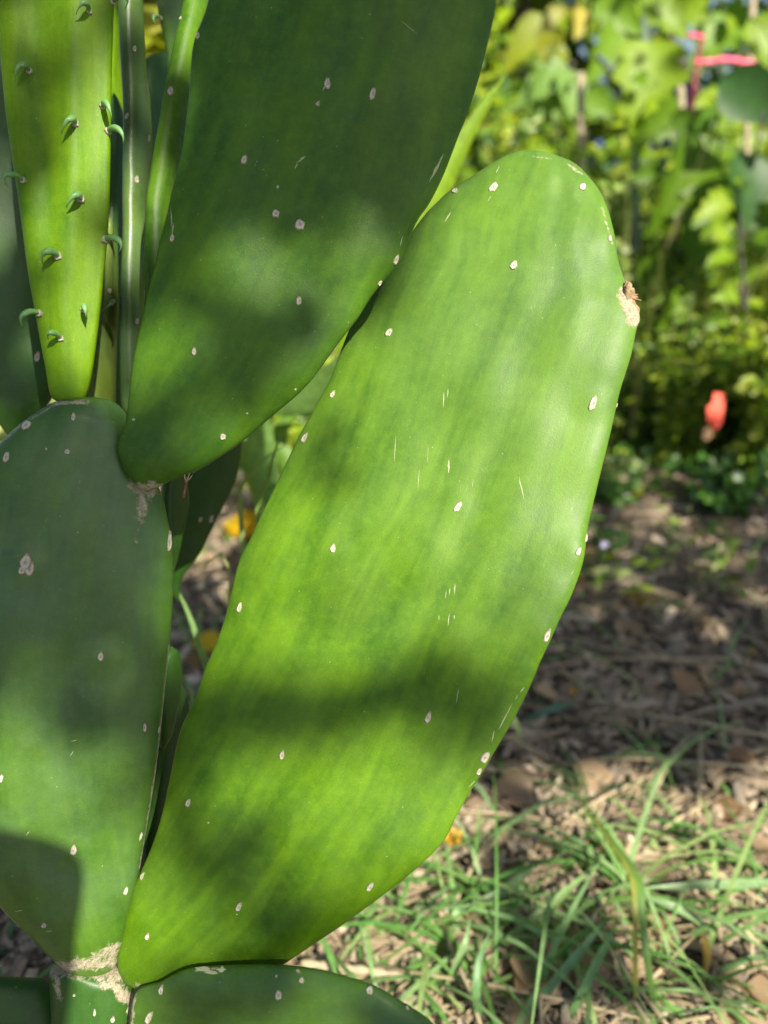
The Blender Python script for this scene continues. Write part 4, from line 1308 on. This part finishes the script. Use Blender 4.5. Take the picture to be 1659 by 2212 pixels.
nt.links.new(mixc(nt, 1.0, n_.outputs[0], ramp(nt, gr, [(0.25, 0.55), (0.7, 1.15)]), 'MULTIPLY'), b.inputs['Base Color'])
b.inputs['Roughness'].default_value = 0.9
o = link('mulch', mesh('mulch', V, F), M_MULCH, smooth=False)
tag(o, 'brown shredded bark mulch covering the ground', 'mulch', kind='stuff')

V, F = [], []
for i in range(1500):
    g = G(rng.uniform(300, 1750), rng.uniform(1000, 2250))
    if g.y > 4:
        continue
    L = rng.uniform(0.02, 0.075)
    a = rng.choice([rng.gauss(0.0, 0.5), rng.uniform(0, 3.14)])
    d = Vector((math.cos(a), math.sin(a), rng.gauss(0, 0.08))) * L
    q = Vector((g.x, g.y, ground_h(g.x, g.y) + rng.uniform(0.012, 0.022)))
    vs, fs = tube([q - d * .5, q + Vector((rng.gauss(0, .003), rng.gauss(0, .003), rng.uniform(0, .004))), q + d * .5], [0.0007, rng.uniform(0.0008, 0.0018), 0.0005], 4)
    b0 = len(V)
    V += vs
    F += [tuple(j + b0 for j in q_) for q_ in fs]
o = link('straw_litter', mesh('straw_litter', V, F), M_STRAW, smooth=False)
tag(o, 'fine pale straw and shreds scattered over the mulch', 'straw', kind='stuff')

# larger chips, each its own thing
for i in range(170):
    if i < 110:
        g = G(rng.uniform(950, 1690), rng.uniform(1350, 2230))
    else:
        g = G(rng.uniform(360, 1200), rng.uniform(1100, 2230))
    me = rng.choice(CHM)
    a = bpy.data.objects.new('wood_chip', me)
    COL.objects.link(a)
    Lc = rng.uniform(0.025, 0.06)
    a.location = (g.x, g.y, ground_h(g.x, g.y) + 0.012)
    a.rotation_euler = (rng.gauss(0, .2), rng.gauss(0, .15), rng.uniform(0, 6.28))
    a.scale = (Lc, Lc, Lc * 0.8)
    tag(a, 'flat brown wood chip lying in the mulch', 'wood chip', 'wood chips in the mulch')


def big_chip(px, py, L, w, ang, mat, label, name='wood_chip', h=0.016, k=0):
    g = G(px, py, 0.02)
    V, F = chip_mesh(40 + k)
    me = mesh('big_chip', V, F)
    bm = bmesh.new()
    bm.from_mesh(me)
    bmesh.ops.subdivide_edges(bm, edges=bm.edges[:], cuts=2, use_grid_fill=True)
    for v in bm.verts:
        v.co += Vector((noise.noise(v.co * 6), noise.noise(v.co * 7 + Vector((3, 0, 0))), noise.noise(v.co * 6 + Vector((0, 5, 0))))) * 0.035
    bm.to_mesh(me)
    bm.free()
    a = link(name, me, mat)
    a.location = (g.x, g.y, ground_h(g.x, g.y) + h)
    a.rotation_euler = (0.1, -0.05, R(ang))
    a.scale = (L, w, L * 0.35)
    tag(a, label, 'wood chip')


big_chip(1620, 1512, 0.16, 0.085, 8, M_CHIPG, 'large pale grey wood splinter at the right edge', k=1)
big_chip(1455, 1560, 0.075, 0.06, -40, M_CHIPG, 'pale grey oval wood chip in the shaded mulch', k=2)
big_chip(1165, 1605, 0.10, 0.035, 25, M_CHIP, 'pinkish sunlit stick of wood beside the largest pad', k=3)
big_chip(1350, 1325, 0.05, 0.045, 80, M_CHIPG, 'upright pale chip far back in the shaded mulch', k=4)
big_chip(1550, 1785, 0.10, 0.08, -25, M_CHIP, 'sunlit tan wood chunk at the right edge', k=5)
big_chip(1330, 2095, 0.09, 0.10, 15, M_CHIP, 'sunlit tan bark chunk behind the grass blades', k=6)
big_chip(1560, 2130, 0.10, 0.08, 60, M_CHIP, 'tan bark chunk in the lower right corner', k=7)
big_chip(1080, 2080, 0.07, 0.07, 35, M_CHIP, 'sunlit tan bark chunk beside the lowest pad', k=8)

# pale jointed twig beside the lowest pad
tg, TGI = thing('jointed_twig', G(760, 2100, 0.03), 'pale jointed twig lying behind the lowest pad', 'twig')
pts = [G(650, 2080, 0.03), G(720, 2088, 0.03), G(800, 2098, 0.03), G(870, 2110, 0.03)]
c = catmull(pts, 37)
vs, fs = tube(c, [0.0045 * (0.72 + 0.35 * abs(math.sin(i * math.pi / 6))) for i in range(37)], 8)
link('twig_shaft', mesh('twig_shaft', vs, fs), M_CANE, tg, TGI)

# straws
for i in range(46):
    g = G(rng.uniform(1000, 1680), rng.uniform(1280, 2200))
    a = rng.uniform(0, 3.14)
    L = rng.uniform(0.08, 0.30)
    d = Vector((math.cos(a), math.sin(a) * 0.8, rng.uniform(-.05, .1))) * L
    z0 = 0.02 + ground_h(g.x, g.y)
    q0 = Vector((g.x, g.y, z0))
    vs, fs = tube([-d * .5, Vector((0, 0, rng.uniform(0, .01))), d * .5], [0.0018, 0.0024, 0.0014], 6)
    s_ = link('straw', mesh('straw', vs, fs), M_STRAW)
    s_.location = q0
    tag(s_, 'dry straw lying across the mulch', 'straw', 'dry straws on the mulch')


# fallen leaves
def fallen(px, py, L, ang, col, label, kind='ovate', h=0.03):
    g = G(px, py, h)
    fo_, fi = thing('fallen_leaf', g, label, 'leaf')
    V, F, C = [], [], []
    add_leaf(V, F, C, orient(g, Vector((math.cos(R(ang)), math.sin(R(ang)), 0.15)), Vector((0, -.5, 1))), kind, L, col, 0.2, 0.35)
    link('blade', tint_mesh('blade', V, F, C, M_LEAF), None, fo_, fi)
    d = Vector((math.cos(R(ang)), math.sin(R(ang)), 0.0))
    vs, fs = tube([g, g - d * L * .15 + Vector((0, 0, .002)), g - d * L * .3], [0.0012, 0.001, 0.0008], 5)
    link('leaf_stalk', mesh('leaf_stalk', vs, fs), M_STRAW, fo_, fi)


fallen(565, 1150, 0.115, 155, (0.50, 0.30, 0.01), 'golden yellow fallen leaf between the dark pad and the largest pad')
fallen(480, 1395, 0.06, 170, (0.60, 0.42, 0.02), 'small yellow fallen leaf low in the gap beside the largest pad')
fallen(955, 1812, 0.03, 10, (0.60, 0.33, 0.02), 'small orange yellow fallen leaf at the edge of the largest pad')
fallen(1235, 1500, 0.018, 60, (0.55, 0.28, 0.02), 'tiny orange leaf scrap on the shaded mulch')

# dead leaves strewn on the mulch
DLM = []
for k in range(5):
    V, F, C = [], [], []
    col = [(0.30, 0.19, 0.10), (0.42, 0.30, 0.18), (0.24, 0.15, 0.08), (0.48, 0.37, 0.25), (0.34, 0.24, 0.15)][k]
    add_leaf(V, F, C, Matrix.Identity(4), 'ovate', 1.0, col, -0.25 + 0.12 * k, 0.15 + 0.15 * k)
    DLM.append(tint_mesh('dead_leaf_%d' % k, V, F, C, M_LEAF))
rd = random.Random(17)
for i in range(60):
    g = G(rd.uniform(980, 1690), rd.uniform(1150, 2220)) if i < 45 else G(rd.uniform(380, 980), rd.uniform(1050, 2200))
    a = bpy.data.objects.new('dead_leaf', rd.choice(DLM))
    COL.objects.link(a)
    L = rd.uniform(0.03, 0.075)
    a.location = (g.x, g.y, ground_h(g.x, g.y) + 0.018)
    a.rotation_euler = (rd.gauss(0, .3), rd.gauss(0, .35), rd.uniform(0, 6.28))
    a.scale = (L, L, L)
    tag(a, 'curled brown dead leaf lying on the mulch', 'dead leaf', 'dead leaves on the mulch')

# grass on the mulch: a mass, and clumps that stand out
rng = random.Random(91)
GCOL = [(0.19, 0.34, 0.11), (0.25, 0.39, 0.16), (0.15, 0.30, 0.07), (0.28, 0.40, 0.14), (0.11, 0.26, 0.06), (0.22, 0.38, 0.15)]
sp_ = []
for i in range(390):
    if i < 280:
        g = G(rng.uniform(700, 1700), min(2260, rng.gauss(2030, 110)))
    elif i < 330:
        g = G(rng.uniform(1050, 1700), rng.uniform(1150, 1800))
    else:
        g = G(rng.uniform(360, 800), rng.uniform(1000, 2000))
    sp_.append((g.x, g.y, rng.uniform(0.10, 0.32), rng.choice([0.003, 0.004, 0.0055, 0.007]), rng.uniform(1.5, 3.4), rng.uniform(0, 6.28), rng.choice(GCOL)))
o = grass_mass('mulch_grass', sp_, '', M_GRASS, 2)
tag(o, 'green grass blades growing out of the mulch', 'grass', kind='stuff')


def clump(px, py, n, L, w, label, seed, az=None, col=None, lean=(0.9, 2.6)):
    rng = random.Random(seed)
    g = G(px, py)
    o, inv = thing('grass_clump', Vector((g.x, g.y, 0)), label, 'grass')
    for i in range(n):
        sp = [(g.x + rng.uniform(-.012, .012), g.y + rng.uniform(-.012, .012), L * rng.uniform(0.55, 1.1), w * 0.9 * rng.uniform(0.7, 1.2), rng.uniform(*lean), (az if az is not None else rng.uniform(0, 6.28)) + rng.uniform(-.5, .5), col or rng.choice(GCOL))]
        ob = grass_mass('blade', sp, '', M_GRASS, i)
        ob.name = 'blade'
        ob.parent = o
        ob.matrix_parent_inverse = inv


clump(1010, 1930, 14, 0.17, 0.007, 'sunlit grass clump beside the lower right side of the largest pad', 1)
clump(1130, 2180, 9, 0.17, 0.007, 'upright grass clump at the lower edge right of the lowest pad', 2, az=0.6)
clump(870, 2120, 8, 0.14, 0.007, 'grass clump just behind the lowest pad', 3)
clump(1370, 1960, 10, 0.20, 0.0065, 'tall bent grass clump with long arching blades', 4, az=2.4)
clump(1480, 2150, 9, 0.15, 0.006, 'grass clump in the lower right corner', 5)
clump(1660, 1920, 7, 0.22, 0.008, 'grass clump at the right edge with a blade lying left', 6, az=3.1, lean=(1.5, 2.2))
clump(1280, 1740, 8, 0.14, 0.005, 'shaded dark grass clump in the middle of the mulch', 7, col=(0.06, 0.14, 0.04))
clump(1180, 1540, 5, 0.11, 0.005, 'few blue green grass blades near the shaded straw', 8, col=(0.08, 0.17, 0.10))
clump(430, 1420, 5, 0.2, 0.008, 'grass blades rising in the gap beside the waxy left pad', 9, az=2.0)
clump(20, 2080, 10, 0.16, 0.007, 'grass clump at the lower left corner', 10, col=(0.07, 0.17, 0.08))
clump(500, 1060, 7, 0.18, 0.008, 'pale grass clump seen below the broad pad', 11, col=(0.22, 0.33, 0.12))
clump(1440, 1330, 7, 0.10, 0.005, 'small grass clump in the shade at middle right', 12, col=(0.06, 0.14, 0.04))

def long_blade(pts, w, col, label, tipcol=None):
    c = catmull([G(x, y, h) for x, y, h in pts], 24)
    V, F, C = [], [], []
    for i, q in enumerate(c):
        q = Vector(q)
        t = i / 23
        tg = (Vector(c[min(i + 1, 23)]) - Vector(c[max(i - 1, 0)])).normalized()
        side = tg.cross(Vector((0.2, -0.5, 1)).normalized()).normalized()
        ww = w * (0.75 + 0.35 * math.sin(math.pi * t)) * min(1.0, (1 - t) / 0.3) ** 0.8 + 0.0002
        k = col if tipcol is None else tuple(a * (1 - t) + b_ * t for a, b_ in zip(col, tipcol))
        for s_ in (-1, 0, 1):
            V.append(q + side * (ww * s_) + Vector((0, 0, abs(s_) * ww * 0.4)))
            C.append((*[x * (1.0 if s_ else 0.85) for x in k], 1))
    for i in range(23):
        a = i * 3
        F += [(a, a + 1, a + 4, a + 3), (a + 1, a + 2, a + 5, a + 4)]
    o = link('long_grass', tint_mesh('long_grass', V, F, C, M_GRASS))
    tag(o, label, 'grass', kind='thing')


MINT = (0.24, 0.37, 0.17)
long_blade([(1720, 1908, .02), (1600, 1912, .05), (1480, 1916, .06), (1385, 1918, .06)], 0.0046, MINT, 'pale mint grass blade lying level, reaching in from the right edge')
long_blade([(1560, 2030, .02), (1500, 1985, .04), (1440, 1955, .05), (1380, 1935, .05)], 0.0038, MINT, 'pale grass blade sloping up to the left below the level blade')
long_blade([(1376, 2225, .0), (1372, 2080, .06), (1372, 1960, .10), (1362, 1890, .11), (1310, 1810, .10), (1262, 1740, .08), (1225, 1690, .05)], 0.0028, (0.40, 0.40, 0.06), 'tall grass stalk, yellow below and bent sharply to the left', (0.08, 0.18, 0.05))
long_blade([(1420, 2215, .0), (1398, 2080, .06), (1385, 1960, .09), (1378, 1900, .10), (1325, 1820, .09), (1290, 1770, .07)], 0.004, (0.14, 0.27, 0.06), 'thin green grass stalk bent beside the yellow stalk')
long_blade([(1040, 2080, .0), (1110, 2020, .03), (1190, 1955, .05), (1290, 1868, .06)], 0.0036, (0.20, 0.33, 0.11), 'long bright grass blade sloping up to the right over sunlit bark')
long_blade([(1130, 2212, .0), (1200, 2120, .04), (1260, 2050, .06), (1310, 1985, .07)], 0.0036, (0.15, 0.31, 0.15), 'blue green grass blade near the lower edge sloping up to the right')
long_blade([(1215, 2230, .0), (1255, 2150, .04), (1300, 2060, .06), (1335, 1990, .07)], 0.0036, (0.18, 0.36, 0.14), 'bright green upright blade left of the yellow stalk')
long_blade([(960, 1995, .01), (1010, 1965, .03), (1080, 1930, .04), (1170, 1860, .04)], 0.004, MINT, 'pale blade beside the lower edge of the largest pad, pointing up right')
long_blade([(1250, 2080, .01), (1200, 2050, .03), (1130, 1990, .04), (1010, 1925, .04)], 0.0036, (0.28, 0.38, 0.16), 'pale blade crossing behind the sloping bright blade, pointing up left')
long_blade([(1040, 2230, .0), (1030, 2150, .05), (1035, 2080, .07), (1060, 2010, .08)], 0.0036, (0.13, 0.27, 0.10), 'narrow upright blade just right of the lowest pad')
long_blade([(960, 2150, .0), (985, 2090, .04), (1005, 2040, .06), (1015, 1985, .07)], 0.0036, (0.22, 0.35, 0.14), 'upright blade between the largest pad and the lowest pad')
long_blade([(1130, 1560, .02), (1165, 1545, .04), (1205, 1530, .04), (1245, 1520, .03)], 0.005, (0.10, 0.2, 0.13), 'blue green blade in the shade near the pinkish stick')

def gap_blade(pts, w, col, label):
    p0 = P(*pts[0])
    c = catmull([Vector((p0.x, p0.y, 0))] + [P(*p) for p in pts], 26)
    V, F, C = [], [], []
    for i, q in enumerate(c):
        q = Vector(q)
        t = i / 25
        tg = (Vector(c[min(i + 1, 25)]) - Vector(c[max(i - 1, 0)])).normalized()
        side = tg.cross(Vector((0.3, -1, 0.3)).normalized()).normalized()
        ww = w * min(1.0, (1 - t) / 0.3) ** 0.8 + 0.0002
        for s_ in (-1, 0, 1):
            V.append(q + side * (ww * s_) + Vector((0, abs(s_) * ww * 0.4, 0)))
            C.append((*[x * (1.0 if s_ else 0.85) for x in col], 1))
    for i in range(25):
        a = i * 3
        F += [(a, a + 1, a + 4, a + 3), (a + 1, a + 2, a + 5, a + 4)]
    o = link('long_grass', tint_mesh('long_grass', V, F, C, M_GRASS))
    tag(o, label, 'grass', kind='thing')


gap_blade([(455, 1500, .74), (440, 1430, .73), (412, 1340, .72), (385, 1280, .71), (360, 1240, .70)], 0.0042, (0.20, 0.35, 0.12), 'green grass blade arching left in the gap beside the waxy left pad')
gap_blade([(500, 1330, .78), (500, 1250, .77), (470, 1190, .76), (430, 1250, .76)], 0.003, (0.34, 0.36, 0.14), 'pale yellow grass blade looping over in the gap by the golden leaf')
gap_blade([(560, 1150, .72), (570, 1080, .71), (585, 1010, .70), (600, 950, .69), (640, 900, .68)], 0.0035, (0.24, 0.38, 0.10), 'upright bright blade against the left edge of the largest pad')
gap_blade([(520, 1120, .74), (540, 1050, .73), (560, 1000, .72), (620, 960, .71)], 0.003, (0.28, 0.38, 0.14), 'pale blade leaning right under the broad pad')
gap_blade([(420, 1560, .8), (415, 1500, .79), (400, 1470, .78), (380, 1440, .77)], 0.004, (0.16, 0.30, 0.14), 'short blue green blade low in the gap')

# ------------------------------------------------------------------ shade: a tree behind the camera and an added cactus-shaped blocker
def uvw(p, s):
    return p + SUNV * s


tree_foot = Vector((1.7, -2.9, 0))
st, SI2 = thing('shade_tree', tree_foot, 'small leafy tree standing behind the viewpoint, shading the cactus', 'tree')
rng = random.Random(5)
V, F, C = [], [], []
twigs = []


def shade_leaf(p, size):
    col = rng.choice(GREENS)
    ndir = (SUNV + rnd_dir(rng) * 0.7).normalized()
    y = rnd_dir(rng)
    add_leaf(V, F, C, orient(p, y, ndir), 'ovate', size, col, 0.15, 0.15)


# (px, py, depth, radius in px, number of leaves)
BLOCK = [
    # broad pad B in shade
    (560, 60, .45, 150, 60, 50), (760, 80, .45, 150, 60, 50), (930, 110, .45, 110, 45, 45), (540, 250, .45, 100, 40, 42), (700, 270, .45, 150, 55, 45), (890, 290, .45, 80, 36, 38), (480, 420, .45, 70, 26, 38), (620, 420, .45, 100, 34, 36), (780, 420, .45, 70, 24, 34), (880, 470, .45, 40, 10, 28),
    (480, 720, .46, 80, 8, 28), (430, 860, .46, 90, 6, 28), (330, 920, .46, 50, 6, 30), (400, 620, .46, 50, 5, 28),
    # waxy pad C in shade
    (60, 1000, .47, 140, 44, 45), (240, 1050, .47, 110, 36, 40), (40, 1200, .47, 140, 44, 45), (230, 1260, .47, 120, 40, 40), (60, 1400, .47, 120, 36, 40), (260, 1440, .47, 100, 28, 38), (170, 1550, .47, 60, 9, 32), (225, 1730, .47, 28, 5, 26),
    # bands on the big pad A
    (450, 1545, .49, 42, 24, 26), (530, 1555, .49, 42, 24, 26), (620, 1555, .49, 42, 24, 26), (710, 1545, .49, 42, 22, 26), (800, 1530, .49, 42, 20, 26), (890, 1520, .49, 44, 18, 26), (980, 1510, .49, 44, 8, 26), (900, 1600, .49, 40, 5, 24), (970, 1630, .49, 34, 4, 24),
    (480, 1850, .48, 48, 9, 26), (420, 1930, .48, 40, 6, 24), (530, 1990, .48, 40, 6, 26), (620, 1960, .48, 30, 3, 24), (560, 2060, .48, 40, 6, 26), (660, 2020, .485, 36, 5, 26), (760, 1950, .485, 32, 4, 26), (850, 1880, .485, 30, 3, 24), (350, 2060, .48, 36, 3, 26), (370, 1790, .485, 30, 3, 24), (690, 970, .5, 32, 5, 24), (705, 1040, .5, 28, 3, 24), (730, 1340, .5, 24, 2, 24), (1090, 1400, .5, 30, 2, 24),
    # young pad D
    (165, 150, .45, 40, 4, 24), (165, 40, .45, 30, 3, 24),
    # low right pad M
    (430, 2150, .44, 80, 6, 30), (600, 2150, .435, 90, 6, 30), (760, 2170, .43, 80, 6, 30), (880, 2200, .42, 60, 6, 30),
    # dark pads in the gaps
    (0, 250, .55, 60, 16, 40), (20, 350, .55, 60, 14, 40), (335, 190, .74, 45, 16, 40), (262, 450, .6, 36, 12, 34), (262, 320, .6, 30, 8, 30), (280, 830, .56, 40, 10, 34),
    (440, 1100, .66, 60, 20, 40), (20, 700, .55, 80, 22, 45), (60, 450, .55, 60, 14, 40), (60, 860, .55, 50, 12, 40), (280, 700, .55, 50, 10, 40), (335, 300, .74, 50, 16, 45), (360, 1680, .55, 40, 8, 35),
]
for (px, py, z, r, n_, mm) in BLOCK:
    c0 = P(px, py, z)
    rm = r * KT * z
    for i in range(n_):
        off = rnd_dir(rng) * rm * rng.random() ** 0.5
        shade_leaf(c0 + off + SUNV * (rng.uniform(2.5, 3.5) if mm >= 42 else rng.uniform(3.2, 4.8)), mm * 0.001 * rng.uniform(0.8, 1.3))
# looser canopy over the ground and the weeds
def in_keep_lit(p):
    # stay clear of the beams that reach the lit parts of the pads
    q = p - SUNV * ((p - CAM).dot(SUNV))
    for (px, py, z, r) in LIT:
        c0 = P(px, py, z)
        d = p - c0
        if (d - SUNV * d.dot(SUNV)).length < r * KT * z:
            return True
    return False


LIT = [(60, 1680, .47, 120), (200, 1700, .47, 100), (250, 1900, .47, 100), (250, 2030, .47, 80), (60, 1760, .47, 100), (1100, 600, .5, 300), (900, 900, .5, 290), (1100, 1000, .5, 280), (760, 1250, .5, 240), (1050, 1250, .5, 230), (700, 1700, .49, 260), (900, 1720, .49, 180), (420, 2030, .48, 150), (120, 300, .45, 130), (150, 700, .46, 100), (230, 1880, .47, 90), (620, 650, .46, 120), (740, 600, .46, 110), (360, 200, .5, 50), (470, 2110, .44, 60)]
for i in range(8000):
    px, py = rng.uniform(-100, 1750), rng.uniform(-50, 2250)
    if py > 950:
        p = G(px, py)
        dens = (1.0 if noise.noise((px * 0.007, py * 0.012, 5.0)) < 0.25 else 0.3) if py < 1620 else (0.16 if noise.noise((px * 0.006, py * 0.012, 9.0)) > 0.1 else 0.01)
        # bright islands
        if 1600 < py and noise.noise((px * 0.004, py * 0.006, 2.0)) > 0.05:
            dens *= 0.2
        if px < 900:
            dens = 0.0
    else:
        p = P(px, py, rng.uniform(2.0, 3.6))
        dens = 0.0 if px < 1000 else (0.14 if noise.noise((px * 0.006, py * 0.006, 7.0)) < 0.0 else 0.0)
    if rng.random() > dens:
        continue
    q = p + SUNV * rng.uniform(3.0, 4.6)
    if in_keep_lit(q):
        continue
    shade_leaf(q, rng.uniform(0.05, 0.10))
link('crown', tint_mesh('crown', V, F, C, M_LEAF), None, st, SI2)
cr = P(830, 1100, 0.5) + SUNV * 3.0
V, F = [], []
for pts, r0, r1 in [([tree_foot - Vector((0, 0, .05)), tree_foot + Vector((-.05, .1, .8)), tree_foot + Vector((-.1, .15, 1.7)), tree_foot + Vector((0, .2, 3.2))], 0.07, 0.03)]:
    vs, fs = tube(catmull(pts, 14), list(np.linspace(r0, r1, 14)), 10)
    V += vs
    F += fs
link('trunk', mesh('trunk', V, F), M_BARK, st, SI2)

# cactus shape added in place of the phone, to shadow the waxy left pad
def shadow_pt(px, py, s):
    o_, loc, nrm = hit('C', px, py)
    return loc + SUNV * s


S0 = 0.92
e1 = RIGHT - SUNV * RIGHT.dot(SUNV)
e1.normalize()
e2 = SUNV.cross(e1)
if e2.z < 0:
    e2 = -e2
corner = shadow_pt(190, 1790, S0)
right_low = shadow_pt(196, 2000, S0)
c2foot = Vector((corner.x - 0.06, corner.y - 0.05, 0))
c2, C2I = thing('prickly_pear_cactus', c2foot, 'unseen cactus-shaped stand-in for the phone, added to throw a crisp shadow', 'cactus')


def plate(outline, T, mat, parent, inv, n=2.4):
    """pad from a planar outline of 3D points (left curve, right curve)."""
    Lc, Rc = [catmull(c, 60) for c in outline]
    vs, fs, uvs = [], [], []
    seg = 28
    nrm = (Vector(Lc[30]) - Vector(Rc[30])).cross(Vector(Lc[50]) - Vector(Lc[10])).normalized()
    wm = max((Vector(a) - Vector(b_)).length / 2 for a, b_ in zip(Lc, Rc))
    for i in range(60):
        a, b_ = Vector(Lc[i]), Vector(Rc[i])
        c_, ax = (a + b_) / 2, (b_ - a) / 2
        Ti = T * min(1, ax.length / (wm * .4)) ** .6
        for j in range(seg):
            th = 2 * math.pi * j / seg
            cu, su = math.cos(th), math.sin(th)
            u = math.copysign(abs(cu) ** (2 / n), cu)
            h = math.copysign(abs(su) ** (2 / n), su)
            vs.append(c_ + ax * u + nrm * Ti * h)
            uvs.append((u * .1, i * .005, 0))
    for i in range(59):
        for j in range(seg):
            k = (j + 1) % seg
            fs.append((i * seg + j, (i + 1) * seg + j, (i + 1) * seg + k, i * seg + k))
    me = mesh('pad', vs, fs)
    at = me.attributes.new('pad_uv', 'FLOAT_VECTOR', 'POINT')
    at.data.foreach_set('vector', [x for q in uvs for x in q])
    me.attributes.new('cork_and_lit_rim', 'FLOAT', 'POINT')
    return link('pad', me, mat, parent, inv)


def Q(a, b_):
    return corner + e1 * a + e2 * b_


plate([[Q(-.065, -.30), Q(-.10, -.24), Q(-.125, -.14), Q(-.125, -.05), Q(-.115, -.012), Q(-.06, .002)], [Q(-.065, -.30), Q(-.03, -.24), Q(.004, -.14), Q(.004, -.06), Q(-.004, -.014), Q(-.06, .002)]], 0.009, M_PAD, c2, C2I)
bot = Q(-.065, -.295)
V0 = lambda dx, z: Vector((c2foot.x + dx, c2foot.y, z))
plate([[V0(0, -.02), V0(-.07, .08), V0(-.09, bot.z * .5), bot + Vector((-.04, 0, -.04)), bot], [V0(0, -.02), V0(.07, .08), V0(.09, bot.z * .5), bot + Vector((.04, 0, -.04)), bot]], 0.02, M_PADD, c2, C2I)
